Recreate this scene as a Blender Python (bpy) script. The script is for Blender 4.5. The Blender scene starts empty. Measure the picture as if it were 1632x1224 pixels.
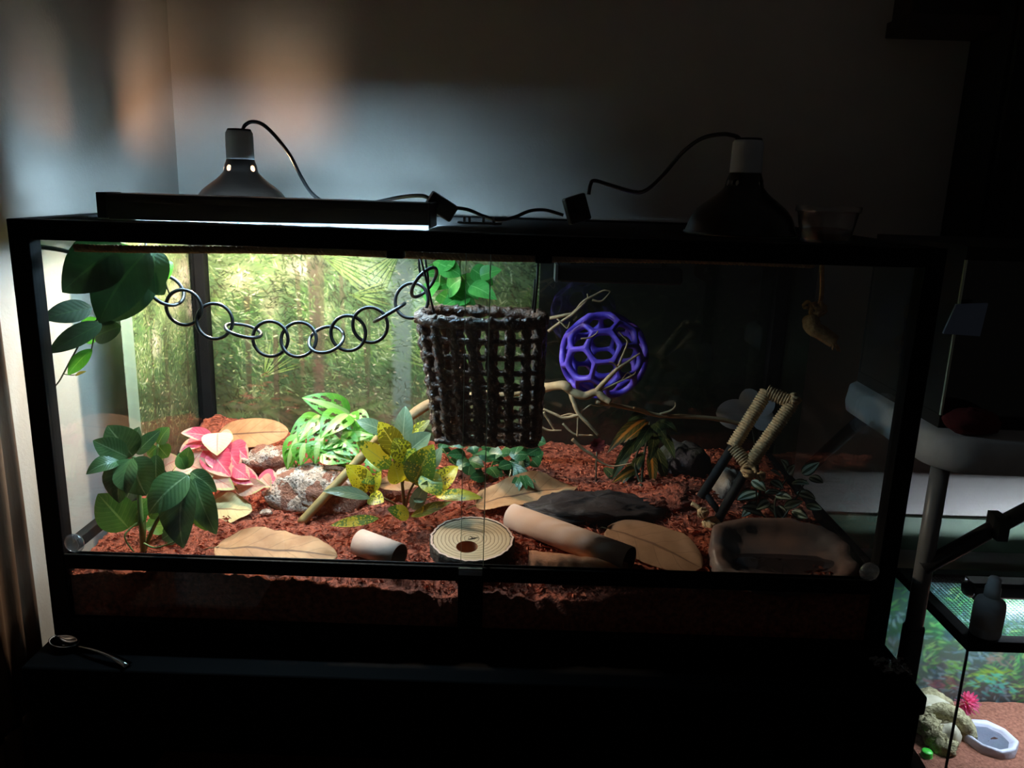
import bpy, math, random
import numpy as np
from mathutils import Vector, Matrix, noise

# ------------------------------------------------------------------ camera, world, exposure
SC = bpy.context.scene
COL = SC.collection
FPX = 1281.0
PIT, YAW, ROLL = math.radians(13.82), math.radians(-.05), math.radians(1.84)
CAM = Vector((.0527, -1.0553, .663))
FW = Vector((math.sin(YAW)*math.cos(PIT), math.cos(YAW)*math.cos(PIT), -math.sin(PIT)))
RT0 = Vector((math.cos(YAW), -math.sin(YAW), 0)); UP0 = RT0.cross(FW)
RT = RT0*math.cos(ROLL) + UP0*math.sin(ROLL)
UP = -RT0*math.sin(ROLL) + UP0*math.cos(ROLL)
cd = bpy.data.cameras.new('camera'); cam = bpy.data.objects.new('camera', cd); COL.objects.link(cam)
cd.sensor_width = 36; cd.lens = FPX/1632*36; cd.clip_start = .02
M = Matrix((RT, UP, -FW)).transposed().to_4x4(); M.translation = CAM
cam.matrix_world = M
SC.camera = cam

wd = bpy.data.worlds.new('world'); SC.world = wd; wd.use_nodes = True
wd.node_tree.nodes['Background'].inputs[0].default_value = (.62, .58, .55, 1)
wd.node_tree.nodes['Background'].inputs[1].default_value = .020
SC.view_settings.view_transform = 'Standard'; SC.view_settings.look = 'None'
SC.view_settings.exposure = 0; SC.view_settings.gamma = 1; SC.view_settings.use_curve_mapping = False
cy = SC.cycles
cy.use_denoising = True; cy.max_bounces = 8; cy.diffuse_bounces = 4; cy.glossy_bounces = 4
cy.transparent_max_bounces = 40; cy.caustics_reflective = False; cy.caustics_refractive = False
cy.sample_clamp_indirect = 3; cy.sample_clamp_direct = 0

# light strengths of the place's own lamps (used by the lamp builders below)
BULB_W = 32.0        # incandescent bulb in the left dome
TUBE_W = 22.0         # fluorescent tube in the long hood
LED_W = 19.0          # light bar over the small tank

R = random.Random(7)
# ------------------------------------------------------------------ pixel -> place helpers (1632x1224)
def ray(x, y): return FW + RT*((x-816)/FPX) - UP*((y-612)/FPX)
def P(x, y, Y):
    d = ray(x, y); return CAM + d*((Y-CAM.y)/d.y)
def PZ(x, y, Z):
    d = ray(x, y); return CAM + d*((Z-CAM.z)/d.z)
def PX(x, y, X):
    d = ray(x, y); return CAM + d*((X-CAM.x)/d.x)
def depth(p): return (Vector(p)-CAM).dot(FW)
def sz(px, p): return px/FPX*depth(p)
def bump2(x, y, cx, cy_, r, h): return h*math.exp(-((x-cx)**2+(y-cy_)**2)/(r*r))
def hgt(x, y):
    z = .099 + .028*(max(y, 0)/.6)
    z += bump2(x, y, -.57, .60, .11, .045) + bump2(x, y, .36, .30, .10, .026) + bump2(x, y, -.12, .22, .08, .012)
    z += bump2(x, y, .15, .27, .10, .012) - bump2(x, y, -.60, .10, .10, .016)
    z -= .022*math.exp(-(y/.045)**2)*math.exp(-((x-.03)/.3)**4)
    z += .010*noise.noise((x*9, y*9, .3)) + .006*noise.noise((x*26, y*26, 1.3))
    return z
def G(x, y, dz=0):
    d = ray(x, y); t = 1.0
    while t < 2.4:
        p = CAM + d*t
        if p.z < hgt(p.x, p.y) + dz: return p
        t += .002
    return CAM + d*t

# ------------------------------------------------------------------ mesh builder
class MB:
    def __init__(s): s.v = []; s.f = []; s.uv = []
    def add(s, vs, fs, uvs=None):
        o = len(s.v); s.v += [Vector(p) for p in vs]; s.f += [tuple(i+o for i in f) for f in fs]
        s.uv += uvs if uvs else [(0, 0)]*len(vs)
        return s
    def box(s, x0, x1, y0, y1, z0, z1, mat=None):
        vs = [Vector((x, y, z)) for z in (z0, z1) for y in (y0, y1) for x in (x0, x1)]
        if mat: vs = [mat @ p for p in vs]
        return s.add(vs, [(0,2,3,1),(4,5,7,6),(0,1,5,4),(2,6,7,3),(0,4,6,2),(1,3,7,5)])
    def tube(s, path, rad, sides=8, closed=False, cap=True, jit=0, squash=1):
        path = [Vector(p) for p in path]; n = len(path)
        rads = rad if isinstance(rad, (list, tuple)) else [rad]*n
        tang = []
        for i in range(n):
            a = path[(i-1) % n] if closed or i > 0 else path[i]
            b = path[(i+1) % n] if closed or i < n-1 else path[i]
            t = (b-a); tang.append(t.normalized() if t.length > 1e-9 else Vector((0, 0, 1)))
        u = tang[0].orthogonal().normalized(); vs = []; uvs = []
        for i in range(n):
            t = tang[i]; u = (u - t*u.dot(t)); u = u.normalized() if u.length > 1e-6 else t.orthogonal().normalized()
            w = t.cross(u)
            for j in range(sides):
                a = 2*math.pi*j/sides
                r = rads[i]*(1+jit*R.uniform(-1, 1))
                vs.append(path[i] + u*math.cos(a)*r + w*math.sin(a)*r*squash); uvs.append((j/sides, i/max(1, n-1)))
        fs = []
        for i in range(n if closed else n-1):
            k = (i+1) % n
            for j in range(sides):
                m = (j+1) % sides
                fs.append((i*sides+j, i*sides+m, k*sides+m, k*sides+j))
        if cap and not closed:
            fs.append(tuple(range(sides-1, -1, -1))); fs.append(tuple((n-1)*sides+j for j in range(sides)))
        return s.add(vs, fs, uvs)
    def lathe(s, prof, c, sides=32, cap0=False, cap1=False):
        c = Vector(c); vs = []; fs = []
        for r, z in prof:
            for j in range(sides):
                a = 2*math.pi*j/sides
                vs.append(c + Vector((math.cos(a)*r, math.sin(a)*r, z)))
        for i in range(len(prof)-1):
            for j in range(sides):
                m = (j+1) % sides
                fs.append((i*sides+j, i*sides+m, (i+1)*sides+m, (i+1)*sides+j))
        if cap0: fs.append(tuple(range(sides-1, -1, -1)))
        if cap1: fs.append(tuple((len(prof)-1)*sides+j for j in range(sides)))
        return s.add(vs, fs)
    def blob(s, c, rad, amp=.15, freq=2.0, seed=0, nu=20, nv=12, flat=None, fn=None):
        c = Vector(c); vs = []; fs = []
        for i in range(nv+1):
            th = math.pi*i/nv
            for j in range(nu):
                ph = 2*math.pi*j/nu
                d = Vector((math.sin(th)*math.cos(ph), math.sin(th)*math.sin(ph), math.cos(th)))
                k = 1 + amp*noise.noise(d*freq + Vector((seed, seed*1.7, 0))) + amp*.5*noise.noise(d*freq*2.7 + Vector((0, seed, 3))) + amp*.25*noise.noise(d*freq*6.1 + Vector((seed, 0, 3)))
                p = Vector((d.x*rad[0], d.y*rad[1], d.z*rad[2]))*k
                if flat is not None and p.z < flat: p.z = flat
                vs.append(c+p)
        for i in range(nv):
            for j in range(nu):
                m = (j+1) % nu
                if i == 0: fs.append((j, (i+1)*nu+j, (i+1)*nu+m))
                elif i == nv-1: fs.append((i*nu+j, (i+1)*nu+j, i*nu+m))
                else: fs.append((i*nu+j, (i+1)*nu+j, (i+1)*nu+m, i*nu+m))
        return s.add(vs, fs)
    def leaf(s, p0, p1, w, n=(0, -.75, .66), arch=.1, fold=.12, shape='ovate', k=3, nv=12, wave=0, holes=None, tipdrop=0, seed=0):
        p0 = Vector(p0); p1 = Vector(p1); ax = p1-p0; L = ax.length; a = ax.normalized()
        n = Vector(n).normalized(); sd = a.cross(n)
        if sd.length < 1e-3: sd = a.orthogonal()
        sd.normalize(); n = sd.cross(a).normalized()
        vs = []; uvs = []; idx = {}
        for i in range(nv+1):
            t = .5-.5*math.cos(math.pi*i/nv)*(.8)-.1*(1-2*i/nv)
            t = min(1, max(0, t))
            if shape == 'round': pr = math.sqrt(max(0, 1-(2*t-1)**2))
            else:
                pa, pb = dict(ovate=(.62, .85), lance=(.8, .95), heart=(.38, .9), wide=(.5, .55), ragged=(.5, .7)).get(shape, (.6, .8))
                tm = pa/(pa+pb); pr = (t/tm)**pa*((1-t)/(1-tm))**pb
            pr = max(pr, .015 if 0 < i < nv else .004)
            c = p0 + ax*t + n*(arch*L*4*t*(1-t)) - Vector((0, 0, tipdrop*L*t*t))
            rag = 1 if shape != 'ragged' else 1+.18*noise.noise((t*7, seed, 0))
            for j in range(-k, k+1):
                q = j/k
                ww = w*.5*pr*q
                if shape == 'ragged': ww *= 1+.15*noise.noise((t*9, seed+q*2, 4))
                p = c + sd*ww*rag + n*(fold*abs(ww)*1.0 + wave*L*math.sin(t*9+seed)*q*abs(q)*.5 + wave*L*.6*noise.noise((t*5, q*2, seed)))
                idx[(i, j)] = len(vs); vs.append(p); uvs.append((q*.5+.5, t))
        fs = []
        for i in range(nv):
            for j in range(-k, k):
                if holes:
                    tc = (i+.5)/nv; qc = (j+.5)/k
                    if any(((tc-h[0]-abs(qc)*h[4])/h[2])**2+((qc-h[1])/h[3])**2 < 1 for h in holes): continue
                fs.append((idx[(i, j)], idx[(i, j+1)], idx[(i+1, j+1)], idx[(i+1, j)]))
        return s.add(vs, fs, uvs)

BASE = {}
def mesh_obj(name, mb, mat, base=(0, 0, 0), smooth=True):
    me = bpy.data.meshes.new(name); b = Vector(base)
    me.from_pydata([p-b for p in mb.v], [], mb.f)
    if any(u != (0, 0) for u in mb.uv):
        lay = me.uv_layers.new(name='UVMap'); li = np.empty(len(me.loops), dtype=np.int32)
        me.loops.foreach_get('vertex_index', li)
        lay.data.foreach_set('uv', np.array(mb.uv, dtype=np.float32)[li].ravel())
    me.polygons.foreach_set('use_smooth', [smooth]*len(me.polygons))
    me.materials.append(mat)
    o = bpy.data.objects.new(name, me); COL.objects.link(o)
    return o
def tag(o, label=None, cat=None, group=None, kind=None):
    if label: o['label'] = label
    if cat: o['category'] = cat
    if group: o['group'] = group
    if kind: o['kind'] = kind
    return o
def thing(name, label, cat, base, group=None):
    o = bpy.data.objects.new(name, None); COL.objects.link(o); o.location = base; o.empty_display_size = .02
    BASE[o] = Vector(base)
    return tag(o, label, cat, group)
def part(name, mb, mat, parent, label=None, smooth=True, kind=None):
    b = BASE[parent]
    o = mesh_obj(name, mb, mat, b, smooth); o.parent = parent; BASE[o] = b
    if label: o['label'] = label
    if kind: o['kind'] = kind
    return o
def single(name, mb, mat, label, cat, base, smooth=True, group=None, kind=None):
    o = mesh_obj(name, mb, mat, base, smooth); o.location = base; BASE[o] = Vector(base)
    return tag(o, label, cat, group, kind)
def struct(name, mb, mat, label, cat, smooth=False):
    o = mesh_obj(name, mb, mat, (0, 0, 0), smooth); BASE[o] = Vector((0, 0, 0))
    return tag(o, label, cat, kind='structure')
def inst(name, src, mat4, parent):
    o = src.copy(); o.name = name; COL.objects.link(o); o.parent = parent
    o.matrix_local = Matrix.Translation(-BASE[parent]) @ mat4
    BASE[o] = BASE[parent]
    return o
def bevel(o, w=.0015, seg=2):
    m = o.modifiers.new('bevel', 'BEVEL'); m.width = w; m.segments = seg; m.limit_method = 'ANGLE'; return o
def smoothpath(pts, n=6):
    pts = [Vector(p) for p in pts]; out = []
    for i in range(len(pts)-1):
        p0 = pts[max(0, i-1)]; p1 = pts[i]; p2 = pts[i+1]; p3 = pts[min(len(pts)-1, i+2)]
        for k in range(n):
            t = k/n
            out.append(.5*((2*p1)+(-p0+p2)*t+(2*p0-5*p1+4*p2-p3)*t*t+(-p0+3*p1-3*p2+p3)*t**3))
    out.append(pts[-1]); return out

# ------------------------------------------------------------------ materials
class NT:
    def __init__(s, name):
        s.m = bpy.data.materials.new(name); s.m.use_nodes = True; s.t = s.m.node_tree; s.t.nodes.clear()
        s.out = s.t.nodes.new('ShaderNodeOutputMaterial')
    def n(s, typ, props=None, **ins):
        nd = s.t.nodes.new('ShaderNode'+typ)
        for k, v in (props or {}).items(): setattr(nd, k, v)
        for k, v in ins.items():
            key = int(k[1:]) if k[0] == 'i' and k[1:].isdigit() else k.replace('_', ' ')
            sock = nd.inputs[key]
            if isinstance(v, bpy.types.NodeSocket): s.t.links.new(v, sock)
            else: sock.default_value = v
        return nd
    def math(s, op, a, b=0.0, c=None):
        ins = dict(i0=a, i1=b)
        if c is not None: ins['i2'] = c
        return s.n('Math', dict(operation=op), **ins).outputs[0]
    def mix(s, fac, a, b):
        nd = s.t.nodes.new('ShaderNodeMix'); nd.data_type = 'RGBA'
        for i, v in ((0, fac), (6, a), (7, b)):
            if isinstance(v, bpy.types.NodeSocket): s.t.links.new(v, nd.inputs[i])
            else: nd.inputs[i].default_value = v if i == 0 else c4(v)
        return nd.outputs[2]
    def ramp(s, fac, stops):
        nd = s.t.nodes.new('ShaderNodeValToRGB'); s.t.links.new(fac, nd.inputs[0]); e = nd.color_ramp.elements
        while len(e) > 1: e.remove(e[-1])
        e[0].position = stops[0][0]; e[0].color = c4(stops[0][1])
        for p, c in stops[1:]:
            x = e.new(p); x.color = c4(c)
        return nd.outputs[0]
    def obj(s, scale=(1, 1, 1), rot=(0, 0, 0)):
        tc = s.n('TexCoord'); mp = s.n('Mapping', Vector=tc.outputs['Object'], Scale=scale, Rotation=rot); return mp.outputs[0]
    def uv(s):
        sep = s.n('SeparateXYZ', Vector=s.n('TexCoord').outputs['UV']); return sep.outputs[0], sep.outputs[1]
    def noise(s, vec, scale, detail=4, rough=.55):
        return s.n('TexNoise', Vector=vec, Scale=scale, Detail=detail, Roughness=rough).outputs[0]
    def bump(s, h, strength=.3, dist=.002):
        return s.n('Bump', Strength=strength, Distance=dist, Height=h).outputs[0]
    def finish(s, color, rough=.6, metal=0, spec=.5, normal=None, transl=0, tcol=None):
        ins = dict(Base_Color=color if isinstance(color, bpy.types.NodeSocket) else c4(color), Roughness=rough, Metallic=metal)
        p = s.n('BsdfPrincipled', **ins); p.inputs['Specular IOR Level'].default_value = spec
        if normal is not None: s.t.links.new(normal, p.inputs['Normal'])
        sh = p.outputs[0]
        if transl:
            tr = s.n('BsdfTranslucent', Color=(tcol if tcol is not None else color) if isinstance(tcol if tcol is not None else color, bpy.types.NodeSocket) else c4(tcol if tcol is not None else color))
            sh = s.n('MixShader', i0=transl, i1=sh, i2=tr.outputs[0]).outputs[0]
        s.t.links.new(sh, s.out.inputs[0]); return s.m
def c4(c):
    c = tuple(c); return c if len(c) == 4 else c+(1,)
def lin(r, g, b):
    f = lambda v: (v/255/12.92 if v/255 <= .04045 else ((v/255+.055)/1.055)**2.4)
    return (f(r), f(g), f(b))
def pmat(name, c1, c2=None, scale=30, rough=.6, bump=0, bscale=None, metal=0, spec=.5, stretch=(1, 1, 1), detail=4, transl=0, contrast=(.35, .65), bdist=.002):
    t = NT(name); v = t.obj(stretch); nz = t.noise(v, scale, detail)
    col = t.ramp(nz, [(contrast[0], c1), (contrast[1], c2 or c1)])
    nm = t.bump(t.noise(v, bscale or scale*2, 5), bump, bdist) if bump else None
    return t.finish(col, rough, metal, spec, nm, transl)
def glassmat(name, tint=(.97, .985, .98), base=.04, rough=.0):
    t = NT(name)
    fc = t.n('LayerWeight', Blend=.5).outputs['Facing']
    fr = t.math('ADD', t.math('MULTIPLY', t.math('POWER', fc, 5.0), 1-base), base)
    tr = t.n('BsdfTransparent', Color=c4(tint)); gl = t.n('BsdfGlossy', Color=(1, 1, 1, 1), Roughness=rough)
    mx = t.n('MixShader', i0=fr, i1=tr.outputs[0], i2=gl.outputs[0]); t.t.links.new(mx.outputs[0], t.out.inputs[0]); return t.m
def emit(name, col, strength):
    t = NT(name); e = t.n('Emission', Color=c4(col), Strength=strength); t.t.links.new(e.outputs[0], t.out.inputs[0]); return t.m
def attrmat(name, rough=.45):
    t = NT(name); a = t.n('Attribute', dict(attribute_name='print')); return t.finish(a.outputs['Color'], rough, spec=.3)
def leafmat(name, c1, c2, vein, rough=.4, nveins=9, veinw=.05, transl=.25, kind='plain', c3=None):
    t = NT(name); u, v = t.uv(); ob = t.obj()
    nz = t.noise(ob, 35, 3)
    base = t.ramp(nz, [(.35, c1), (.65, c2)])
    du = t.math('ABSOLUTE', t.math('SUBTRACT', u, .5))
    rib = t.math('LESS_THAN', du, .025)
    ph = t.math('MULTIPLY', t.math('SUBTRACT', v, t.math('MULTIPLY', du, .5)), float(nveins))
    fr = t.math('ABSOLUTE', t.math('SUBTRACT', t.math('FRACT', ph), .5))
    sv = t.math('LESS_THAN', fr, veinw)
    hgt_ = t.math('ADD', t.math('MULTIPLY', fr, 1.0), t.math('MULTIPLY', rib, -.5))
    col = base
    if kind == 'pale_centre':     # pale zone along the midrib
        m = t.math('LESS_THAN', t.math('ADD', du, t.math('MULTIPLY', nz, .22)), .24)
        col = t.mix(t.math('MULTIPLY', m, .75), col, c3)
    if kind == 'speckle':
        vo = t.n('TexVoronoi', Vector=t.obj((1, 1, 1)), Scale=260).outputs[0]
        big = t.noise(ob, 16, 2)
        m = t.math('GREATER_THAN', t.math('ADD', big, t.math('MULTIPLY', vo, -.32)), .33)
        col = t.mix(m, col, c3)
    if kind == 'stripes':         # two silver bands along the leaf
        m = t.math('MULTIPLY', t.math('GREATER_THAN', du, .12), t.math('LESS_THAN', du, .36))
        col = t.mix(t.math('MULTIPLY', m, .85), col, c3)
    if kind == 'tips':            # third colour towards tip and margin
        m = t.math('GREATER_THAN', t.math('ADD', t.math('ADD', v, du), t.math('MULTIPLY', nz, .9)), 1.5)
        col = t.mix(m, col, c3)
    col = t.mix(t.math('MULTIPLY', sv, .35), col, vein)
    col = t.mix(t.math('MULTIPLY', rib, .8), col, vein)
    return t.finish(col, rough, 0, .5, t.bump(hgt_, .28, .001), transl)

M_ = {}
M_['wall'] = pmat('wall_paint', lin(205, 200, 192), lin(196, 191, 184), 6, .75, .25, 160)
M_['green'] = pmat('green_trim_paint', lin(96, 120, 92), lin(88, 112, 86), 9, .5)
M_['floor'] = pmat('dark_floor', lin(60, 45, 35), lin(48, 36, 28), 6, .5, .1, 60)
M_['frame'] = pmat('black_frame', (.0035, .0035, .004), (.005, .005, .0055), 40, .6, .05, 300, spec=.1)
M_['blackwood'] = pmat('black_wood', (.0028, .0025, .0025), (.004, .0034, .0034), 12, .8, .1, 90, stretch=(.2, 1, 1), spec=.04)
M_['blackplastic'] = pmat('black_plastic', (.010, .010, .011), (.014, .014, .015), 40, .4)
M_['mattblack'] = pmat('matt_black', (.004, .004, .004), (.006, .006, .006), 40, .8)
M_['dome'] = pmat('black_dome_enamel', (.012, .009, .008), (.016, .012, .010), 30, .28)
M_['socket'] = pmat('pale_ceramic', lin(196, 202, 206), lin(186, 192, 198), 20, .5)
M_['glass'] = glassmat('glass')
M_['edge'] = pmat('polished_glass_edge', lin(215, 228, 205), lin(205, 220, 196), 20, .3)
def knobmat():
    t = NT('knob_acrylic'); fc = t.n('LayerWeight', Blend=.5).outputs['Facing']
    tr = t.n('BsdfTransparent', Color=(.9, .93, .96, 1)); gl = t.n('BsdfGlossy', Color=(1, 1, 1, 1), Roughness=.08); df = t.n('BsdfDiffuse', Color=(.8, .84, .88, 1))
    a = t.n('MixShader', i0=.14, i1=tr.outputs[0], i2=df.outputs[0]); b = t.n('MixShader', i0=t.math('ADD', t.math('MULTIPLY', fc, .5), .12), i1=a.outputs[0], i2=gl.outputs[0])
    t.t.links.new(b.outputs[0], t.out.inputs[0]); return t.m
M_['acrylic'] = knobmat()
M_['hood'] = pmat('anodised_dark_hood', (.022, .022, .025), (.028, .028, .032), 20, .35, spec=.5)
M_['reflector'] = pmat('reflector', (.5, .5, .5), (.55, .55, .55), 10, .45)
M_['coir'] = pmat('coconut_fibre', lin(92, 42, 28), lin(180, 92, 66), 140, .95, .9, 320, bdist=.004, contrast=(.3, .7))
M_['chip'] = pmat('coconut_chip', lin(122, 56, 38), lin(200, 110, 80), 90, .95)
M_['rubber'] = leafmat('rubber_leaf', lin(58, 92, 52), lin(80, 116, 64), lin(140, 165, 120), .3, 11, .03, .15)
M_['rubber_lt'] = leafmat('young_rubber_leaf', lin(78, 120, 40), lin(95, 138, 52), lin(150, 175, 90), .4, 9, .05, .3)
M_['vine'] = leafmat('vine_leaf', lin(34, 60, 30), lin(44, 74, 36), lin(60, 90, 46), .5, 8, .03, .14)
M_['vine_lt'] = leafmat('young_vine_leaf', lin(70, 150, 44), lin(84, 164, 54), lin(120, 185, 80), .45, 8, .03, .45)
M_['monstera'] = leafmat('swiss_cheese_leaf', lin(80, 140, 38), lin(104, 162, 52), lin(170, 200, 110), .35, 7, .03, .25, 'pale_centre', lin(178, 200, 120))
M_['croton'] = leafmat('croton_leaf', lin(86, 118, 40), lin(112, 140, 52), lin(190, 186, 84), .35, 8, .04, .25, 'speckle', lin(222, 204, 60))
M_['croton_y'] = leafmat('yellow_croton_leaf', lin(232, 212, 44), lin(240, 222, 60), lin(240, 222, 96), .35, 8, .04, .3, 'speckle', lin(130, 124, 30))
M_['croton_g'] = leafmat('grey_croton_leaf', lin(118, 140, 104), lin(150, 165, 130), lin(190, 196, 150), .25, 8, .04, .2)
M_['pink'] = leafmat('pink_leaf', lin(222, 64, 92), lin(236, 104, 124), lin(240, 170, 160), .5, 8, .05, .3, 'tips', lin(228, 176, 146))
M_['pinkpale'] = leafmat('pale_pink_leaf', lin(226, 176, 150), lin(232, 190, 160), lin(210, 110, 100), .5, 8, .05, .3, 'tips', lin(214, 205, 140))
M_['ivy'] = leafmat('ivy_leaf', lin(36, 78, 40), lin(52, 100, 50), lin(130, 160, 110), .35, 7, .05, .2)
M_['topgreen'] = leafmat('bright_hanging_leaf', lin(60, 140, 58), lin(84, 166, 78), lin(130, 190, 110), .35, 8, .04, .35)
M_['striped'] = leafmat('orange_striped_leaf', lin(48, 52, 24), lin(80, 74, 30), lin(200, 140, 60), .4, 8, .06, .15, 'pale_centre', lin(196, 120, 46))
M_['stripedg'] = leafmat('dark_striped_leaf', lin(40, 52, 30), lin(60, 74, 40), lin(130, 130, 80), .4, 8, .06, .15)
M_['trades'] = leafmat('silver_striped_leaf', lin(34, 50, 36), lin(44, 62, 44), lin(60, 80, 60), .35, 3, .0, .1, 'stripes', lin(150, 165, 150))
M_['petal'] = leafmat('white_petal', lin(190, 195, 200), lin(200, 205, 208), lin(205, 208, 210), .6, 5, .03, .3)
M_['dry'] = leafmat('dry_tan_leaf', lin(178, 124, 80), lin(200, 150, 104), lin(84, 48, 28), .7, 6, .03, .1)
M_['drypale'] = leafmat('dry_pale_leaf', lin(196, 172, 120), lin(210, 186, 132), lin(120, 84, 50), .7, 6, .03, .12)
M_['drybrown'] = leafmat('dry_brown_leaf', lin(142, 108, 82), lin(156, 120, 94), lin(96, 66, 48), .7, 5, .025, .1)
M_['stem'] = pmat('green_stem', lin(86, 110, 50), lin(110, 130, 60), 60, .5)
M_['stemdark'] = pmat('dark_stem', lin(40, 44, 28), lin(56, 56, 34), 60, .6)
M_['stembrown'] = pmat('brown_stem', lin(96, 74, 40), lin(120, 96, 56), 60, .6)
M_['bamboo'] = pmat('bamboo', lin(140, 118, 72), lin(164, 140, 90), 30, .5, .2, 200, stretch=(1, 1, .2))
M_['branch'] = pmat('pale_branch', lin(150, 122, 88), lin(184, 156, 116), 40, .7, .4, 150)
M_['card'] = pmat('cardboard', lin(196, 164, 148), lin(208, 178, 160), 14, .8, .1, 300)
M_['cardin'] = pmat('cardboard_inside', lin(110, 86, 68), lin(124, 98, 78), 20, .9)
M_['jute'] = pmat('jute', lin(176, 146, 106), lin(206, 178, 136), 120, .9, .7, 400)
M_['sisal'] = pmat('sisal_rope', lin(150, 112, 66), lin(184, 142, 92), 120, .9, .7, 400)
M_['seagrass'] = pmat('dark_seagrass', lin(74, 46, 32), lin(134, 94, 68), 70, .32, 1.0, 210, bdist=.006, spec=.7)
M_['ballp'] = pmat('purple_rubber', lin(92, 66, 190), lin(98, 72, 198), 10, .5)
M_['ring'] = pmat('black_ring_metal', (.008, .008, .009), (.011, .011, .012), 20, .3, spec=.5)
M_['cup'] = glassmat('clear_plastic', (.88, .87, .86), .10, .15)
M_['steel'] = pmat('steel', (.45, .45, .45), (.4, .4, .4), 20, .12, metal=1)
M_['curtain'] = pmat('brown_curtain', lin(104, 80, 64), lin(120, 94, 76), 30, .5, .15, 400, stretch=(1, 1, .15))
M_['tabletop'] = pmat('white_table_plastic', lin(196, 196, 196), lin(186, 186, 186), 40, .55, .1, 300)
M_['tableleg'] = pmat('grey_table_leg', lin(128, 128, 130), lin(118, 118, 120), 20, .4, spec=.5)
M_['darksteel'] = pmat('dark_tube_steel', (.02, .02, .022), (.03, .03, .032), 20, .4)
def granite():
    t = NT('granite'); v = t.obj()
    a = t.noise(v, 60, 6, .7); b = t.noise(v, 240, 3); c = t.noise(v, 18, 5)
    col = t.ramp(a, [(.3, lin(112, 92, 78)), (.48, lin(176, 152, 134)), (.6, lin(206, 186, 172)), (.72, lin(150, 118, 96))])
    col = t.mix(t.math('LESS_THAN', b, .4), col, lin(96, 84, 76))
    col = t.mix(t.math('MULTIPLY', t.math('GREATER_THAN', c, .49), .85), col, lin(128, 72, 50))
    return t.finish(col, .85, 0, .3, t.bump(t.math('ADD', a, b), .8, .004))
M_['granite'] = granite()
M_['greyrock'] = pmat('grey_rock', lin(120, 112, 106), lin(170, 160, 150), 45, .85, .8, 90, bdist=.004)
M_['mossrock'] = pmat('mossy_rock', lin(70, 70, 86), lin(52, 64, 44), 16, .8, .8, 70, bdist=.005)
M_['dishrock'] = pmat('grey_pink_resin_stone', lin(84, 78, 80), lin(124, 98, 90), 16, .5, .4, 60, bdist=.003)
M_['dishwhite'] = pmat('pale_resin_stone', lin(200, 200, 214), lin(180, 182, 198), 30, .45, .5, 80, bdist=.003)
M_['water'] = glassmat('water', (.5, .52, .56), .06, .02)
M_['bark'] = pmat('dark_bark_look', lin(46, 36, 28), lin(70, 56, 44), 60, .9, .9, 130, bdist=.004)
M_['cork'] = pmat('cork_bark', lin(150, 96, 66), lin(180, 124, 90), 50, .85, .6, 140)
def woodring():
    t = NT('wood_rings'); v = t.obj()
    w = t.n('TexWave', dict(wave_type='RINGS', rings_direction='Z', wave_profile='SAW'), Vector=v, Scale=52, Distortion=1.6, Detail=2, Detail_Scale=1.5).outputs[1]
    col = t.ramp(w, [(.0, lin(196, 172, 138)), (.72, lin(184, 158, 124)), (1.0, lin(92, 72, 54))])
    return t.finish(col, .7, 0, .3, t.bump(w, .5, .001))
M_['rings'] = woodring()
M_['redsub'] = pmat('reddish_soil', lin(112, 66, 50), lin(150, 98, 78), 150, .95, .8, 300, bdist=.003)
M_['sandhide'] = pmat('sandy_textured_stone', lin(132, 124, 92), lin(186, 178, 140), 110, .95, 1.0, 170, bdist=.006)
M_['smoothstone'] = pmat('smooth_beige_stone', lin(176, 170, 146), lin(204, 198, 176), 20, .3)
M_['pinkflower'] = pmat('pink_petals', lin(240, 96, 150), lin(248, 140, 180), 60, .5, transl=.3)
M_['bottle'] = pmat('translucent_white_plastic', lin(196, 198, 200), lin(206, 208, 210), 20, .4, transl=.35)
M_['greentoy'] = pmat('bright_green_plastic', lin(60, 200, 60), lin(70, 210, 70), 20, .4)
M_['bluecard'] = pmat('pale_blue_card', lin(150, 170, 205), lin(140, 160, 196), 8, .6)
M_['redcloth'] = pmat('dark_red_cloth', lin(96, 22, 26), lin(80, 18, 20), 60, .9)
M_['bluecup'] = pmat('blue_plastic', lin(70, 110, 160), lin(64, 104, 152), 20, .4)
M_['box'] = pmat('brown_cardboard', lin(120, 70, 44), lin(130, 78, 50), 20, .85)
M_['wrap'] = glassmat('clear_film', (.92, .92, .93), .18, .1)
M_['print'] = attrmat('printed_backdrop')
M_['yellowbud'] = pmat('yellow_bud', lin(200, 180, 80), lin(190, 170, 70), 40, .5, transl=.3)
M_['mesh'] = pmat('black_wire', (.01, .01, .01), (.013, .013, .013), 50, .5)
M_['cupsoil'] = pmat('brown_feed', lin(110, 66, 50), lin(140, 84, 62), 90, .9, .5, 200)
M_['shelfwood'] = pmat('dark_shelf_wood', lin(44, 32, 28), lin(52, 38, 32), 20, .6)

# ------------------------------------------------------------------ setting
WX, WY, FZ = -.69, .745, -.58
struct('wall_back', MB().box(WX-.1, 2.2, WY, WY+.1, FZ, 2.3), M_['wall'], 'plain off-white wall behind the big terrarium', 'wall')
struct('wall_left', MB().box(WX-.1, WX, -1.4, WY, FZ, 2.3), M_['wall'], 'plain off-white wall on the left beside the terrarium', 'wall')
struct('floor', MB().box(WX-.1, 2.2, -1.6, WY+.1, FZ-.1, FZ), M_['floor'], 'dark floor below the stands', 'floor')
struct('trim_1', MB().box(WX, 2.2, WY-.012, WY, -.155, -.072), M_['green'], 'dull green painted rail along the wall above the small tank', 'wall trim')

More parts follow.
